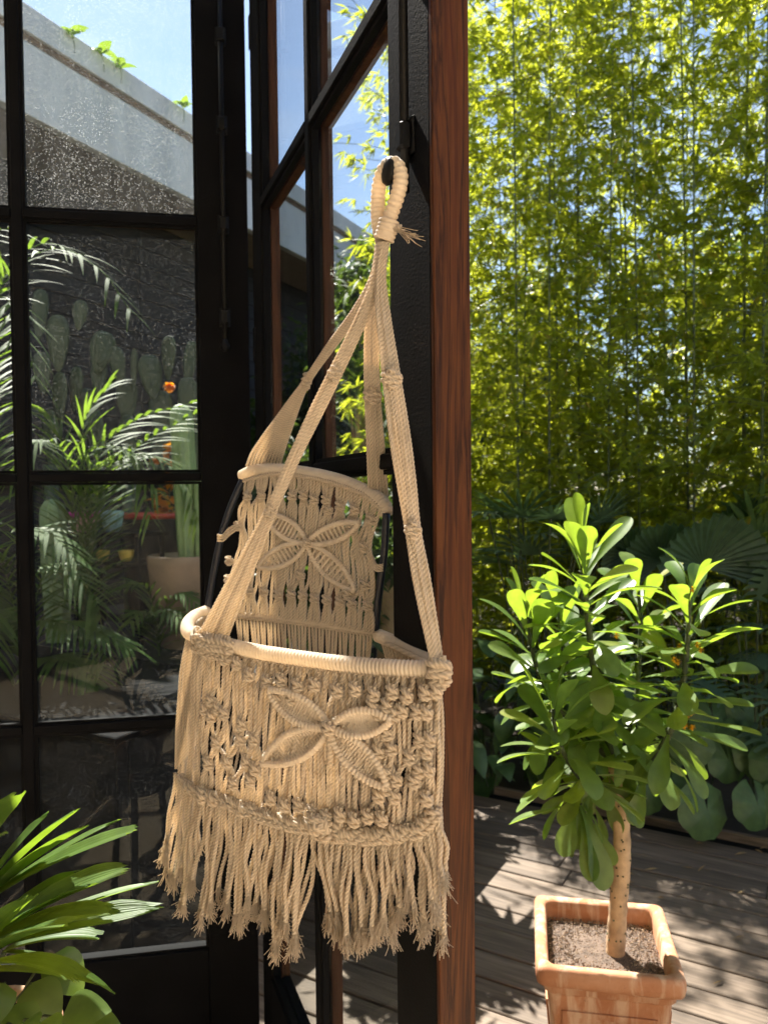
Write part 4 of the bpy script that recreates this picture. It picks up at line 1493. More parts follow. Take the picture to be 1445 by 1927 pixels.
link("pot_body", mb, M_terra, pot)
mb = MB()
square_rings(mb, [(0.153, RZ - 0.081), (0.161, RZ - 0.072), (0.161, RZ - 0.060), (0.168, RZ - 0.054), (0.178, RZ - 0.046), (0.181, RZ - 0.03), (0.181, RZ - 0.012), (0.177, RZ - 0.002), (0.170, RZ), (0.157, RZ - .001), (0.150, RZ - 0.006), (0.147, RZ - 0.03), (0.143, RZ - 0.12)], MPt, True, .022, 5)
link("rim", mb, M_terra, pot)
for q in range(4):   # raised frame on each face
    A = MPt @ Matrix.Rotation(pi / 2 * q, 4, 'Z')
    mb = MB()
    for (x0, x1, z0, z1) in ((-.115, .115, .29, .305), (-.115, .115, .075, .09), (-.115, -.10, .09, .29), (.10, .115, .09, .29)):
        def pt(x, z, o):
            yy = lerp(0.128, 0.152, (z - .045) / (RZ - .13)) + o
            return A @ Vector((x, -yy, z))
        vs = [pt(x0, z0, -.003), pt(x1, z0, -.003), pt(x1, z1, -.003), pt(x0, z1, -.003), pt(x0, z0, .006), pt(x1, z0, .006), pt(x1, z1, .006), pt(x0, z1, .006)]
        mb.add(vs, [(4, 5, 6, 7), (0, 1, 5, 4), (1, 2, 6, 5), (2, 3, 7, 6), (3, 0, 4, 7)])
    link("panel_moulding", mb, M_terra, pot)
ZS = RZ - 0.052
mb = MB()
square_rings(mb, [(0.001, ZS + .006), (0.06, ZS + .006), (0.12, ZS), (0.146, ZS - .004)], MPt, True)
link("soil", mb, M_soil, pot)
random.seed(5)
mb = MB()
for i in range(3000):
    x, y = random.uniform(-.143, .143), random.uniform(-.143, .143)
    r = random.uniform(.0015, .0036)
    c = MPt @ Vector((x, y, ZS + .004 + r * .3))
    a = random.uniform(0, 6)
    vs = [c + Vector((cos(a + k * 2 * pi / 4) * r, sin(a + k * 2 * pi / 4) * r * .75, random.uniform(-.3, .3) * r)) for k in range(4)] + [c + Vector((0, 0, r * .9))]
    mb.add(vs, [(0, 1, 4), (1, 2, 4), (2, 3, 4), (3, 0, 4)])
o = link("gravel", mb, M_peb, pot); stuff(o)

TD = 2.03
tb = P(1156, 1795, TD); tb.z = ZS
tr = thing("potted_tree", "young tree with spoon-shaped glossy leaves and pale trunk in the terracotta pot", "tree", tb)
def pp(*l):
    return [P(x, y, TD + d) for x, y, d in l]
mb = MB()
trunk = [tb - Vector((0, 0, .02))] + pp((1163, 1700, 0), (1170, 1600, 0), (1163, 1490, 0.0), (1155, 1440, 0))
mb.tube(spline(trunk, .012), lambda i, t: lerp(.0255, .021, t) * (1 + .04 * sin(i * 1.7)), 14)
link("trunk", mb, M_bark, tr)
mb = MB()
random.seed(9)
q = spline(trunk, .004)
for i in range(80):   # leaf scars
    k = random.randrange(6, len(q) - 2)
    a = random.uniform(0, 6.28)
    r = lerp(.0255, .021, k / len(q))
    p = q[k] + Vector((cos(a) * r, sin(a) * r, 0))
    mb.tube([p, p + Vector((cos(a), sin(a), .3)) * .0016], .0026, 5)
link("leaf_scars", mb, M_stem, tr)
SPT = []
random.seed(13)
for i in range(10):
    L = random.uniform(.13, .17)
    SPT.append(leaf_mesh("leaf", L, spat(random.uniform(.021, .0255)), random.choice((.25, .5, .8, 1.1, .15)), random.uniform(.12, .32), 12, 2, 0.0, 1.7))
branches = [
    ([(1155, 1440, 0), (1138, 1370, 0), (1115, 1245, -.02), (1100, 1110, -.02), (1094, 1030, -.02)], 60, .011),
    ([(1163, 1490, 0), (1225, 1435, -.02), (1272, 1345, -.03), (1292, 1220, -.03), (1297, 1108, -.03)], 54, .010),
    ([(1150, 1430, 0), (1080, 1370, .02), (1020, 1280, .03), (998, 1210, .03), (990, 1160, .03)], 44, .009),
    ([(1160, 1480, 0), (1100, 1470, -.06), (1062, 1420, -.09), (1045, 1370, -.10), (1040, 1335, -.10)], 42, .008),
    ([(1158, 1460, 0), (1190, 1380, .10), (1200, 1270, .15), (1205, 1170, .16), (1200, 1110, .16)], 36, .009),
    ([(1100, 1470, -.06), (1085, 1500, -.10), (1100, 1535, -.12)], 13, .005),
    ([(1155, 1440, 0), (1120, 1380, .12), (1080, 1300, .18), (1060, 1220, .2), (1050, 1150, .2)], 30, .008),
]
random.seed(17)
for bi, (pts, n, r0) in enumerate(branches):
    q = spline(pp(*pts), .008)
    mb = MB(); mb.tube(q, lambda i, t: r0 * lerp(1.0, .62, t), 10)
    for i in range(40):
        k = random.randrange(2, len(q) - 1); a = random.uniform(0, 6.28)
        mb.tube([q[k], q[k] + Vector((cos(a), sin(a), .2)) * (r0 * .9 + .004)], .0022, 4)
    link("branch", mb, M_stem, tr)
    ph = bi * 1.3
    for i in range(n):
        s = (i + .3) / n
        u = s ** 0.9
        if bi == 5:
            el = lerp(-20, -80, random.random())
            k = int(lerp(len(q) - 1, len(q) * .3, u))
        else:
            el = interp(u, [(0, 82), (.15, 58), (.35, 32), (.6, 10), (.8, -14), (1, -42)]) + random.uniform(-14, 14)
            k = int(lerp(len(q) - 1, len(q) * .16, u))
        k = max(0, min(len(q) - 1, k))
        ph += 2.39996 + random.uniform(-.25, .25)
        d = Vector((cos(ph) * cos(radians(el)), sin(ph) * cos(radians(el)), sin(radians(el))))
        p = q[k] + Vector((d.x, d.y, 0)) * .006
        scl = interp(u, [(0, .9), (.08, 1.05), (.25, 1.2), (.8, 1.2), (1, 1.0)]) * random.uniform(.88, 1.1)
        me = SPT[random.randrange(10)]
        link("leaf", me, M_spat, tr, frame(p, d, (random.uniform(-.2, .2), random.uniform(-.2, .2), 1)) @ Matrix.Rotation(random.uniform(-.5, .5), 4, 'Y') @ Matrix.Scale(scl, 4))
PET = leaf_mesh("petal", .011, lance(.0022), .4, .1, 3, 1)
for (x, y) in ((1303, 1108), (1292, 1113), (1278, 1215), (1318, 1222), (1275, 1245), (1312, 1212), (1268, 1240), (1290, 1348), (1302, 1368), (1288, 1365), (1300, 1340), (1160, 1195), (1098, 1035)):
    c = P(x, y, TD - .06)
    mb = MB()
    for j in range(16):
        a = j * 2.4
        M = frame(c, (cos(a), -.35, sin(a)))
        for f in PET.polygons:
            mb.add([M @ PET.vertices[i].co for i in f.vertices], [tuple(range(len(f.vertices)))])
    link("flower", mb, M_yellow, tr)

random.seed(71)
mb = MB()
for i in range(150):
    p = MH @ Vector((random.uniform(-.6, 3.2), min(2.95, 2.95 - abs(random.gauss(0, .9))), .004))
    a = random.uniform(0, 6.28); L = random.uniform(.03, .08); w = random.uniform(.003, .007)
    d = Vector((cos(a), sin(a), 0)); sd = Vector((-sin(a), cos(a), 0))
    mb.add([p, p + d * L * .45 - sd * w + Vector((0, 0, .003)), p + d * L + Vector((0, 0, random.uniform(.0, .008))), p + d * L * .45 + sd * w + Vector((0, 0, .006))], [(0, 1, 2), (0, 2, 3)])
M_litter = leaf_mat("dry_leaf", [(0, (0.20, 0.12, 0.05)), (1, (0.42, 0.30, 0.14))], (.3, .2, .08), .3, .7, True)
o = link("leaf_litter", mb, M_litter)
stuff(o); tag(o, "scattered dry bamboo leaves lying on the deck boards", "leaf litter")

# ---------------------------------------------------------------- indoor palm, bottom left
random.seed(41)
ID = 1.22
ib = P(-35, 1960, ID)
zst = ib.z - 0.05
t = thing("plant_stool", "dark wooden plant stool under the indoor palm pot", "stool", (ib.x, ib.y, 0))
st = Vector((ib.x, ib.y, 0))
mb = MB(); mb.lathe([(0, zst - .2), (.14, zst - .2), (.15, zst - .19), (.15, zst - .172), (.14, zst - .165), (0, zst - .165)], Matrix.Translation(st), 24); link("seat", mb, M_planter, t)
for k in range(3):
    a = k * 2 * pi / 3 + .4
    mb = MB(); mb.tube([st + Vector((cos(a) * .13, sin(a) * .13, 0)), st + Vector((cos(a) * .09, sin(a) * .09, zst - .198))], .013, 8); link("leg", mb, M_planter, t)
ip = Vector((ib.x, ib.y, zst - .163))
t = thing("terracotta_flowerpot", "round terracotta flowerpot holding the indoor fan palm at bottom left", "pot", ip)
tapered_pot(t, M_terra, Matrix.Translation(ip), .075, .115, .23, .012, 28, .008)
fp = ip + Vector((0, 0, .16))
rp = thing("indoor_fan_palm", "indoor fan palm with broad glossy ribbed leaf fingers at bottom left", "palm", fp)
def finger(root, a, b, w, sag, tip=.55, roll=0.0, mat=M_rhapis):
    """ribbed strap leaf from point a to point b"""
    n = 14
    mid = a.lerp(b, .5) + Vector((0, 0, sag))
    q = [a.lerp(mid, i / n).lerp(mid.lerp(b, i / n), i / n) for i in range(n + 1)]
    mb = MB()
    vs, uv, fs = [], [], []
    cols = 9
    for i, p in enumerate(q):
        t = i / n
        d = (q[min(n, i + 1)] - q[max(0, i - 1)]).normalized()
        x = d.cross(Vector((0, 0, 1))).normalized()
        x = Quaternion(d, roll) @ x
        z = x.cross(d)
        ww = w * (0.30 + .70 * min(1, (t / .5)) ** .9) * (1 if t < .82 else lerp(1, tip, (t - .82) / .18))
        for c in range(cols):
            s = (c - 4) / 4
            ext = d * (random.uniform(-.012, .012) if i == n else 0)
            vs.append(p + x * (s * ww) + z * (abs(s) * ww * .28 + (.0016 if c % 2 else -.0010)) + ext)
            uv.append((c / 8, t))
    for i in range(n):
        for c in range(cols - 1):
            k = i * cols + c
            fs.append((k, k + 1, k + cols + 1, k + cols))
    mb.add(vs, fs, uv, True)
    return link("leaf_finger", mb, mat, root)
hubs = {
    'a': P(-60, 1720, ID + .06), 'b': P(-50, 1790, ID - .02), 'c': P(-70, 1640, ID + .10), 'd': P(-60, 1830, ID - .06), 'e': P(10, 1790, ID + .02)}
fingers = [
    ('a', 142, 1528, .02, .017, .02, .3), ('a', 88, 1535, .08, .015, .02, .2), ('a', 158, 1558, -.02, .014, .02, .4), ('a', 245, 1557, .06, .014, .02, .2), ('a', 255, 1562, .0, .015, .03, .6),
    ('a', 220, 1545, .10, .010, .02, .1),
    ('c', 34, 1496, .0, .016, .02, .5), ('c', 10, 1570, -.08, .014, .02, .2),
    ('b', 235, 1636, -.04, .019, .035, .5), ('b', 150, 1645, .05, .015, .03, .4), ('b', 175, 1665, -.06, .012, .02, .3), ('b', 298, 1708, .03, .017, .02, .3), ('b', 205, 1718, -.08, .020, .03, .55), ('b', 290, 1662, .08, .013, .02, .2),
    ('d', 130, 1742, -.14, .024, .03, .65), ('d', 145, 1845, -.12, .026, .04, .75), ('d', 175, 1850, .0, .016, .02, .3),
    ('e', 185, 1765, .04, .022, .02, .7), ('e', 210, 1865, .06, .008, .03, .2), ('d', 60, 1690, -.12, .018, .03, .5)]
for (h, x, y, dd, w, sg, tip) in fingers:
    finger(rp, hubs[h], P(x, y, ID + dd), w * 1.3, sg, tip, random.uniform(-.35, .35))
ms = MB()
for h in hubs.values():
    ms.tube(spline([fp, fp.lerp(h, .5) + Vector((-.01, 0, .03)), h], .02), .004, 6)
link("stems", ms, M_stem, rp)
HEART = leaf_mesh("leaf", .085, ovate(.034), .7, .12, 9, 3)
M_pothos = leaf_mat("pothos_leaf", [(0, (0.06, 0.12, 0.03)), (1, (0.12, 0.18, 0.05))], (0.2, 0.3, 0.03), 0.3, 0.3)
tp = thing("trailing_vine", "trailing vine with heart-shaped leaves spilling from the flowerpot", "plant", ip + Vector((.03, -.02, .18)))
vb = ip + Vector((.03, -.02, .18))
ms = MB()
for (x, y, dd, d, s) in ((118, 1915, -.10, (.8, -.3, .5), .95), (75, 1925, -.16, (.3, -.6, .2), .9), (60, 1850, -.02, (.6, -.5, -.4), 1.0), (95, 1800, .02, (.7, -.2, -.5), 1.0), (30, 1890, -.10, (.4, -.7, -.3), .95), (30, 1935, -.18, (.2, -.5, .3), 1.1), (10, 1850, -.1, (-.2, -.8, -.2), 1.1), (150, 1940, -.08, (.6, -.3, .2), 1.0)):
    p = P(x, y, ID + dd)
    link("leaf", HEART, M_pothos, tp, frame(p, d, (0, -.6, 1)) @ Matrix.Scale(s, 4))
    ms.tube(spline([vb, vb.lerp(p, .6) + Vector((0, 0, .03)), p], .02), .0022, 5)
link("stems", ms, M_stem, tp)

# ---------------------------------------------------------------- macrame swing
random.seed(61)
kn = ML2 @ Vector((1.152 - .062 + .001, -.045, 2.055))
swing = thing("macrame_swing", "cream macrame baby swing with fringe hanging from the door knob", "swing", (kn.x, kn.y, 1.0))
CR = 0.0026

DF_T = [(300, 1.30), (340, 1.255), (352, 1.215), (380, 1.155), (450, 1.105), (550, 1.045), (650, 1.00), (750, .968), (840, .945)]
def DF(x):
    return interp(x, DF_T)
def DB(x, y=1100):
    return 1.385 - (x - 445) * .000785 + (1150 - y) * .00006
RING_Y = [(350, 1188), (370, 1196), (400, 1206), (450, 1219), (500, 1229), (560, 1238), (620, 1246), (700, 1254), (780, 1258), (838, 1256)]
def ribbed(pts, r, pitch=.0048, amp=.0012, n=12, step=None, name=None):
    q = spline(pts, pitch / 4)
    mb = MB()
    acc = [0.0]
    for i in range(1, len(q)):
        acc.append(acc[-1] + (q[i] - q[i - 1]).length)
    mb.tube(q, lambda i, t: r - amp + 2 * amp * abs(sin(pi * acc[i] / pitch)) ** .7, n)
    return mb

# main hoop: front arc, right return, back, left return
front = [P(x, interp(x, RING_Y), DF(x)) for x in range(356, 836, 24)] + [P(833, 1257, .945)]
right = [P(822, 1250, 1.0), P(790, 1231, 1.07), P(750, 1212, 1.14), P(712, 1196, 1.19)]
left = [P(388, 1150, 1.41), P(366, 1160, 1.35), P(354, 1174, 1.27)]
o = link("hoop", ribbed(left + front + right, .0094, .0056, .0015, 14), M_wrap, swing)
o['label'] = "cord-wrapped front hoop"
seat_l, seat_r = P(440, 1156, 1.39), P(702, 1191, 1.19)
sb = [P(388, 1150, 1.41), seat_l, P(500, 1161, 1.345), P(570, 1170, 1.29), P(640, 1180, 1.235), seat_r, P(714, 1197, 1.188)]
link("seat_bar", ribbed(sb, .0046, .0045, .0006, 10), M_wrap, swing)
TOPB = [(455, 897), (478, 887), (520, 885), (570, 890), (620, 900), (660, 913), (700, 932), (722, 950), (729, 968)]
top = [P(x, y, DB(x, y) + .012) for x, y in TOPB]
link("top_bar", ribbed(top, .0108, .0056, .0014, 14), M_wrap, swing)
for pts in ([(457, 903, 1.395), (436, 950, 1.40), (418, 1005, 1.405), (404, 1070, 1.41), (391, 1146, 1.412)], [(727, 966, 1.178), (723, 1040, 1.18), (714, 1110, 1.185), (706, 1188, 1.192)]):
    mb = MB(); mb.tube(spline([P(*p) for p in pts], .01), .0062, 12)
    link("frame_tube", mb, M_navy, swing)

def knot_mesh():
    """square knot: two crossing turns over a pair of core cords"""
    mb = MB()
    r = .155
    for pts in ([(-.50, .04, .30), (-.30, -.20, .34), (.10, -.36, .22), (.42, -.16, .05), (.46, .08, -.05)],
                [(.50, .04, .20), (.34, -.12, .10), (.0, -.30, -.06), (-.36, -.20, -.12), (-.48, .06, -.10)],
                [(-.50, .04, -.06), (-.36, -.16, -.20), (.0, -.34, -.30), (.34, -.18, -.30), (.48, .06, -.22)],
                [(-.16, -.04, .55), (-.14, -.10, .2), (-.15, -.08, -.2), (-.17, -.04, -.55)],
                [(.16, -.04, .55), (.14, -.10, .2), (.15, -.08, -.2), (.17, -.04, -.55)],
                [(-.46, .05, .1), (0, .22, .05), (.46, .05, .1)]):
        mb.tube(spline([Vector(p) for p in pts], .08), r, 7, True, 1.0)
    return mb.mesh("knot")
KN = knot_mesh()
def knot(parent, p, size, rz, tilt=0.0, sz=1.0):
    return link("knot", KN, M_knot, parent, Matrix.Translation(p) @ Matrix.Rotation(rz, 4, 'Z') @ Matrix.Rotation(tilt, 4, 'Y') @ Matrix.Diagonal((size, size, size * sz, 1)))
RZF = atan2(-.26, .39)

def cord_mesh(pts, r=CR, step=.006, n=6, fray=0, twist=True):
    mb = MB()
    q = spline(pts, .0022 if twist else step)
    ph = random.uniform(0, 6.28)
    if fray:
        mb.rope(q, lambda i, t: r * (1 if t < .86 else lerp(1, 1.2, (t - .86) / .14)), 9, .018, .22, ph)
        e = q[-1]; d0 = (q[-1] - q[max(0, len(q) - 4)]).normalized()
        for k in range(fray):
            d = (d0 + Vector((random.gauss(0, .11), random.gauss(0, .11), -.3))).normalized()
            L = random.uniform(.014, .040)
            s = e + Vector((random.uniform(-1, 1), random.uniform(-1, 1), 0)) * r * 1.1 - d0 * .006
            c = Vector((random.gauss(0, .0045), random.gauss(0, .0045), random.gauss(.001, .002)))
            mb.tube([s, s + d * L * .4, s + d * L * .75 + c * .35, s + d * L + c], .00052, 3, False)
    elif twist and len(q) > 3:
        mb.rope(q, r, 9, .018, .22, ph)
    else:
        mb.tube(q, r, n)
    return mb

# --- back panel
bp = link("back_panel", ribbed([P(458, 905, 1.39), P(520, 892, 1.34), P(600, 902, 1.276), P(680, 928, 1.212), P(722, 962, 1.18)], .003), M_cotton, swing)
def topy(x):
    return interp(x, TOPB) + 8
def seaty(x):
    return interp(x, [(440, 1156), (500, 1161), (570, 1170), (640, 1180), (702, 1191)])
bk = []
xs1 = [466, 492, 526, 550, 571, 591, 614, 640, 668, 700]
for i, x in enumerate(xs1):
    bk.append((x, topy(x) + 34 + 4 * (i % 2), 13))
bflow = (578, 1022)
xs2 = [470, 497, 524, 548, 570, 592, 615, 640, 662, 692]
for i, x in enumerate(xs2):
    bk.append((x, seaty(x) - 48 + random.uniform(-4, 4), 12))
bk += [(448, 990, 14), (685, 1030, 15), (432, 1055, 9), (430, 1090, 9), (688, 1100, 11), (618, 960, 9), (566, 1082, 9), (655, 1118, 12), (660, 985, 9)]
nb = 50
for i in range(nb):
    u = i / (nb - 1)
    xt = lerp(464, 716, u); xb = lerp(444, 700, u)
    y0 = topy(xt); y1 = seaty(xb)
    pts = []
    jx = random.uniform(-2, 2); ph = random.uniform(0, 6)
    for j in range(15):
        t = j / 14
        y = lerp(y0, y1, t)
        x = lerp(xt, xb, t) + jx * sin(pi * t) + 1.2 * sin(ph + t * 8)
        if u < .25:
            x -= 16 * (1 - u / .25) * sin(pi * min(1, t)) ** 1.5
        for (kx, ky, rad) in bk:
            if abs(kx - x) < rad:
                x += (kx - x) * .62 * exp(-((y - ky) / 14) ** 2)
        # cords draw towards the flower's heart
        f = exp(-((y - bflow[1]) / 45) ** 2)
        x += (bflow[0] - x) * .10 * f
        pts.append(P(x, y, DB(x, y) + random.uniform(-.0015, .0015)))
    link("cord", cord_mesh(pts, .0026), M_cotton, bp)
for (kx, ky, rad) in bk:
    knot(bp, P(kx, ky, DB(kx, ky) - .003), .0165, RZF)
# loops that tie the panel to the tubes
for (xa, ya, xb, yb, da) in ((414, 1012, 448, 990, 1.40), (712, 1068, 690, 1040, 1.182)):
    for k in (-1, 0, 1):
        q = [P(xa + (-5 if xa < 500 else 9), ya + k * 5, da - .012), P(xa + (6 if xa < 500 else -4), ya + k * 5, da - .010), P((xa + xb) / 2, (ya + yb) / 2 + k * 6, DB(xb) - .004), P(xb, yb + k * 4, DB(xb) - .003)]
        link("tie_cord", cord_mesh(q, .0021), M_cotton, bp)

def petal(parent, c, tip, b1, b2, Dfun, r, nfill, off, cup):
    """leaf-shaped motif: two knotted ridges with cords strung between"""
    c = Vector(c + (0,)); tip = Vector(tip + (0,))
    ax = tip - c
    pr = Vector((-ax.y, ax.x, 0)).normalized()
    def arc(b):
        out = []
        for i in range(9):
            t = i / 8
            s = sin(pi * t) ** .8 if 0 < t < 1 else 0
            q = c + ax * t + pr * (b * s)
            out.append(q)
        return out
    A, B = arc(b1), arc(b2)
    mb = MB()
    for R in (A, B):
        pts = [P(q.x, q.y, Dfun(q.x) - off) for q in R]
        rb = ribbed(pts, r, .0056, .0013, 9)
        mb.v, o = mb.v, len(mb.v)
        mb.add(rb.v, rb.f, rb.uv, True)
    for i in range(1, nfill):
        t = i / nfill * 8
        k = min(7, int(t)); f = t - k
        a = A[k].lerp(A[k + 1], f); b = B[k].lerp(B[k + 1], f)
        b = b + ax * .03
        mdl = a.lerp(b, .5)
        q = [P(a.x, a.y, Dfun(a.x) - off), P(mdl.x, mdl.y, Dfun(mdl.x) - off + cup), P(b.x, b.y, Dfun(b.x) - off)]
        mb.rope(spline(q, .0025), .0023, 7, .018, .2, i)
    return link("petal", mb, M_wrap, parent)
for (tip, b1, b2) in (((500, 968), -16, 16), ((676, 984), -14, 16), ((486, 1068), -18, 16), ((668, 1112), -16, 18)):
    petal(bp, bflow, tip, b1, b2, lambda x: DB(x, 1022), .0038, 13, .009, .005)
knot(bp, P(578, 1022, DB(578) - .012), .014, RZF)
# cords below the seat bar and the seat sling that sweeps forward to the hem
HEM = [(326, 1448), (352, 1476), (385, 1494), (430, 1510), (470, 1524), (520, 1540), (570, 1553), (620, 1568), (680, 1572), (740, 1570), (790, 1560), (818, 1532), (832, 1512)]
def hemy(x):
    return interp(x, HEM)
sl = link("seat_sling", ribbed([P(446, 1160, 1.385), P(570, 1174, 1.288), P(698, 1194, 1.193)], .003), M_cotton, swing)
for i in range(40):
    u = i / 39
    xa = lerp(446, 698, u); xh = lerp(352, 812, u)
    a = P(xa, seaty(xa) + 4, DB(xa) - .002)
    h = P(xh, hemy(xh), DF(xh) + .016)
    q1 = a + Vector((0, 0, -.07)) + Vector((random.uniform(-.003, .003), 0, 0))
    q2 = a.lerp(h, .35); q2.z = a.z - .17 + random.uniform(-.006, .006)
    q3 = a.lerp(h, .75); q3.z = h.z - .012
    link("cord", cord_mesh([a, q1, q2, q3, h], .0022, .01), M_cotton, sl)
for row in (.30, .55, .8):
    for i in range(12):
        xa = lerp(452, 694, (i + .5 * (row > .5)) / 12)
        a = P(xa, seaty(xa) + 4, DB(xa) - .002)
        if row < .4:
            knot(sl, a + Vector((0, -.004, -.055)), .016, RZF)

# --- front panel
fpn = link("front_panel", ribbed([P(x, interp(x, RING_Y) + 14, DF(x) + .001) for x in range(372, 830, 30)], .0028), M_cotton, swing)
fk = []
for i, x in enumerate([470, 503, 530, 560, 592, 634, 668, 703, 738, 765, 800]):
    fk.append((x, interp(x, RING_Y) + 46 + 6 * (i % 2), 15))
fk += [(446, 1248, 14), (452, 1390, 15), (478, 1390, 14), (428, 1432, 14), (464, 1432, 14), (480, 1446, 12), (736, 1408, 13), (770, 1425, 13), (745, 1466, 13), (778, 1470, 12), (728, 1483, 12), (790, 1392, 12), (808, 1390, 10), (806, 1446, 10), (820, 1300, 10), (398, 1318, 9), (410, 1332, 9), (386, 1334, 9), (398, 1348, 9), (422, 1342, 9), (380, 1500, 8)]
for (rows, xs0) in (((1362, 1398, 1436, 1470), (392, 424, 456, 486)), ((1340, 1378, 1416, 1452, 1500), (712, 742, 772, 802))):
    for ri, yy in enumerate(rows):
        for xx_ in xs0:
            xk = xx_ + (15 if ri % 2 else 0)
            if all(abs(xk - k_[0]) > 14 or abs(yy - k_[1]) > 16 for k_ in fk) and 372 < xk < 822 and not (xk > 480 and xk < 700) and random.random() < .8:
                fk.append((xk, yy + random.uniform(-4, 4), 13))
for xx_ in (520, 548, 700, 728, 756, 784):
    fk.append((xx_, interp(xx_, RING_Y) + 78 + random.uniform(-6, 6), 13))
for xx_ in range(510, 720, 26):
    fk.append((xx_, hemy(xx_) - 34 + random.uniform(-6, 6), 12))
fc = (620, 1370)
nf = 84
for i in range(nf):
    u = i / (nf - 1)
    xt = lerp(368, 828, u ** .97)
    xb = lerp(354, 822, u)
    pts = []
    ph = random.uniform(0, 6); jx = random.uniform(-3, 3)
    y0 = interp(xt, RING_Y) + 8; y1 = hemy(xb)
    for j in range(24):
        t = j / 23
        y = lerp(y0, y1, t)
        x = lerp(xt, xb, t) + jx * sin(pi * t) + 2.6 * sin(ph + t * 8)
        for (kx, ky, rad) in fk:
            if abs(kx - x) < rad:
                x += (kx - x) * .74 * exp(-((y - ky) / 15) ** 2)
        belly = .012 * sin(pi * t)
        pts.append(P(x, y, DF(x) - belly + (.005 if i % 3 == 0 else 0) + random.uniform(-.002, .002)))
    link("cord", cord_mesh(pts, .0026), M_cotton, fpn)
for (kx, ky, rad) in fk:
    knot(fpn, P(kx, ky, DF(kx) - .012), .0165, RZF, random.uniform(-.2, .2), 1.15)
for (tip, b1, b2) in (((736, 1356), -26, 22), ((494, 1436), -26, 26), ((506, 1298), -24, 20), ((728, 1482), -22, 24)):
    petal(fpn, fc, tip, b1, b2, DF, .0043, 26, .018, .008)
knot(fpn, P(618, 1370, DF(618) - .028), .018, RZF)
mb = ribbed([P(620, 1376, DF(620) - .02), P(622, 1400, DF(620) - .02), P(622, 1440, DF(620) - .016)], .0048, .004, .0009)
link("spine_ridge", mb, M_cotton, fpn)
# hitched cords where the straps meet the hoop
for (cx, cy, w, n_) in ((402, 1206, 68, 8), (826, 1262, 22, 4)):
    for k in range(n_):
        x = cx - w / 2 + w * (k + .5) / n_
        knot(fpn, P(x, interp(x, RING_Y) + 2 + random.uniform(-3, 3), DF(x) - .012), .020, RZF, random.uniform(-.5, .5), 1.3)
        knot(fpn, P(x, interp(x, RING_Y) + 22 + random.uniform(-4, 4), DF(x) - .008), .018, RZF, random.uniform(-.6, .6), 1.2)

# --- left and right side panels, running back from the hoop ends
for nm, pa_, pb_, ha, hb_, n_ in (("side_panel", P(354, 1184, 1.24), P(388, 1158, 1.405), P(330, 1448, 1.27), P(372, 1400, 1.42), 16), ("side_panel", P(826, 1258, .97), P(716, 1204, 1.185), P(832, 1510, .985), P(742, 1420, 1.18), 16)):
    sp_ = link(nm, ribbed([pa_, pa_.lerp(pb_, .5), pb_], .003), M_cotton, swing)
    for i in range(n_):
        u = (i + .5) / n_
        a = pa_.lerp(pb_, u); h = ha.lerp(hb_, u)
        out = (a.lerp(h, .5) - Vector((-.1, 1.2, a.z)))
        out = Vector((out.x, out.y, 0)).normalized() * .008
        q = [a, a.lerp(h, .33) + out * random.uniform(.6, 1.2), a.lerp(h, .7) + out * random.uniform(.3, 1), h]
        link("cord", cord_mesh(q, .0023), M_cotton, sp_)

# --- hem: a chain of knots
hm = link("hem", ribbed([P(x, hemy(x), DF(x) - .002) for x in range(348, 824, 22)], .005, .0075, .0016, 9), M_cotton, swing)
x = 346
while x < 824:
    knot(hm, P(x, hemy(x) + random.uniform(-4, 4), DF(x) - .006), random.uniform(.014, .019), RZF + random.uniform(-.3, .3), random.uniform(-.6, .6), 1.15)
    x += random.uniform(8, 11)
for k in range(9):
    knot(hm, P(618 + random.uniform(-24, 24), 1556 + random.uniform(-14, 14), DF(618) - .014), .019, RZF, random.uniform(-.9, .9), 1.2)

# --- fringe
LOW = [(306, 1625), (330, 1668), (352, 1690), (385, 1715), (420, 1745), (450, 1752), (480, 1735), (520, 1760), (555, 1755), (590, 1740), (605, 1730), (640, 1782), (680, 1788), (720, 1770), (760, 1768), (800, 1762), (822, 1735), (838, 1690)]
fr = link("fringe", ribbed([P(x, hemy(x) + 6, DF(x) + .004) for x in range(336, 830, 26)], .0035), M_cotton, swing)
nfr = 104
tgt = []
xx = 312
while xx < 840:
    tgt.append((xx, random.gauss(4, 20)))
    xx += random.uniform(13, 22)
for i in range(nfr):
    u = max(0, min(1, (i + random.uniform(-.3, .3)) / (nfr - 1)))
    xh = lerp(330, 828, u)
    xg = lerp(312, 836, u) + random.gauss(0, 6)
    if 562 < xg < 612:
        xg += -34 if xg < 588 else 26
    k = min(range(len(tgt)), key=lambda q_: abs(tgt[q_][0] - xg))
    xe = lerp(xg, tgt[k][0], .62)
    y0 = hemy(xh) + 2
    y1 = interp(xe, LOW) - 30 + tgt[k][1] - abs(random.gauss(0, 12))
    dpt = random.uniform(-.016, .014)
    ph = random.uniform(0, 6); am = random.uniform(3, 13)
    pts = []
    for j in range(9):
        t = j / 8
        x = lerp(xh, xe, t ** 1.3) + am * sin(ph + t * 5) * sin(pi * min(1, t * 1.05)) * .8
        pts.append(P(x, lerp(y0, y1, t), DF(lerp(xh, xe, t)) + dpt * sin(pi * .5 * t) - .004))
    link("fringe_cord", cord_mesh(pts, .0028, .007, 6, 32), M_cotton, fr)
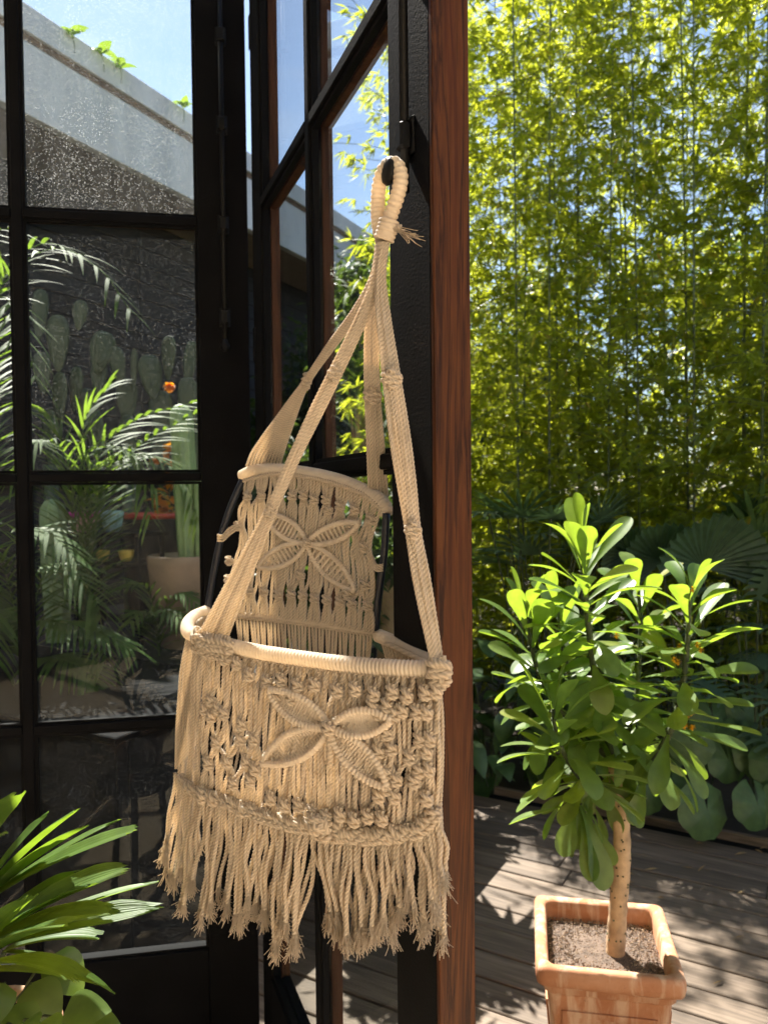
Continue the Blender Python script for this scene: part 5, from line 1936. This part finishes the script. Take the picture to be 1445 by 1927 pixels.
for i in range(34):   # the fringe that goes on round the sides
    s = random.random()
    if i < 18:
        h = P(330, 1450, 1.27).lerp(P(372, 1402, 1.42), s); e = h + Vector((-.022 * (1 - s) + random.gauss(0, .006), 0.0, -.15 - .04 * random.random()))
    else:
        h = P(832, 1512, .985).lerp(P(742, 1424, 1.18), s); e = h + Vector((.004, .0, -.14 - .05 * random.random()))
    md = h.lerp(e, .5) + Vector((random.gauss(0, .007), random.gauss(0, .007), 0))
    link("fringe_cord", cord_mesh([h, md, e], .0028, .007, 6, 24), M_cotton, fr)

# --- hanging straps
SP_TOP = (718, 470)
straps = [
    ("strap", [(716, 455, 14, 1.052), (706, 520, 16, 1.07), (672, 585, 16, 1.10), (620, 655, 14, 1.18), (577, 718, 12, 1.26), (545, 775, 30, 1.32), (504, 855, 60, 1.385), (496, 884, 70, 1.388)], [4], 11),
    ("strap", [(718, 455, 14, 1.048), (706, 530, 16, 1.045), (680, 600, 20, 1.045), (630, 704, 24, 1.055), (590, 785, 24, 1.07), (552, 865, 20, 1.085), (508, 965, 20, 1.10), (462, 1065, 36, 1.125), (404, 1192, 56, 1.138)], [3, 6], 9),
    ("strap", [(722, 455, 14, 1.058), (712, 530, 16, 1.08), (700, 600, 24, 1.11), (699, 680, 28, 1.14), (701, 745, 30, 1.165), (706, 830, 34, 1.19), (710, 900, 38, 1.205), (712, 934, 40, 1.21)], [4], 7),
    ("strap", [(724, 455, 14, 1.046), (716, 520, 18, 1.04), (722, 600, 26, 1.02), (737, 712, 34, 1.0), (752, 820, 40, .985), (765, 910, 36, .972), (777, 997, 28, .962), (795, 1100, 32, .95), (823, 1250, 22, .937)], [3, 6], 7)]
slabs = ["back-left strap", "front-left strap", "back-right strap", "front-right strap"]
for (nm, pts, kns, nc), lb_ in zip(straps, slabs):
    s0 = link(nm, cord_mesh([P(x, y, D + .002) for x, y, w, D in pts], .0023, .008), M_cotton, swing)
    s0['label'] = lb_ + " of twisted cotton cords"
    for c in range(nc):
        f = (c + .5) / nc - .5
        q = []
        for j, (x, y, w, D) in enumerate(pts):
            (xa, ya), (xb, yb) = pts[max(0, j - 1)][:2], pts[min(len(pts) - 1, j + 1)][:2]
            l = sqrt((xb - xa) ** 2 + (yb - ya) ** 2)
            nx, ny = -(yb - ya) / l, (xb - xa) / l
            nx, ny = (-nx, -ny) if nx < 0 else (nx, ny)
            if y > 1150 or (y > 870 and lb_.startswith("back")):
                nx, ny = 1.0, (.2 if y < 1000 else .16)
            if j >= len(pts) - 1:
                pass
            q.append(P(x + nx * w * f, y + ny * w * f, D + random.uniform(-.0015, .0015) + abs(f) * .003 - (0.004 if c % 2 else 0) * (j < 2)))
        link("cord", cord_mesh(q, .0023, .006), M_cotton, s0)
    for k in kns:
        x, y, w, D = pts[k]
        for (ox, oy) in ((-.28, 0), (.28, 0), (0, -9), (0, 9)):
            knot(s0, P(x + ox * w, y + oy, D - .004), w / F * D * .62 if w > 16 else .012, RZF if lb_.startswith("front") else RZF, 0, 1.1)
# --- hanging loop round the knob
dl = 1.045
lp = [P(722, 452, 1.05), P(728, 428, 1.048), P(737, 400, 1.045), P(748, 368, 1.043), P(754, 338, 1.043), P(750, 316, 1.046), P(738, 308, 1.052), P(724, 318, 1.064), P(714, 345, 1.074), P(711, 385, 1.074), P(713, 425, 1.064), P(719, 450, 1.055)]
link("hanging_loop", ribbed(lp, .0092, .0075, .0014, 12), M_wrap, swing)
nk = link("gathering_knot", ribbed([P(733, 414, 1.046), P(729, 430, 1.047), P(722, 452, 1.05)], .0135, .0055, .0012, 12), M_wrap, swing)
for k in range(7):
    a = P(736, 432, 1.04); e = a + Vector((.012 + random.gauss(0, .003), -.004 + random.gauss(0, .003), random.gauss(-.001, .005)))
    link("loose_end", cord_mesh([a, a.lerp(e, .5) + Vector((0, 0, .002)), e], .0024, .004, 5, 3), M_cotton, nk)
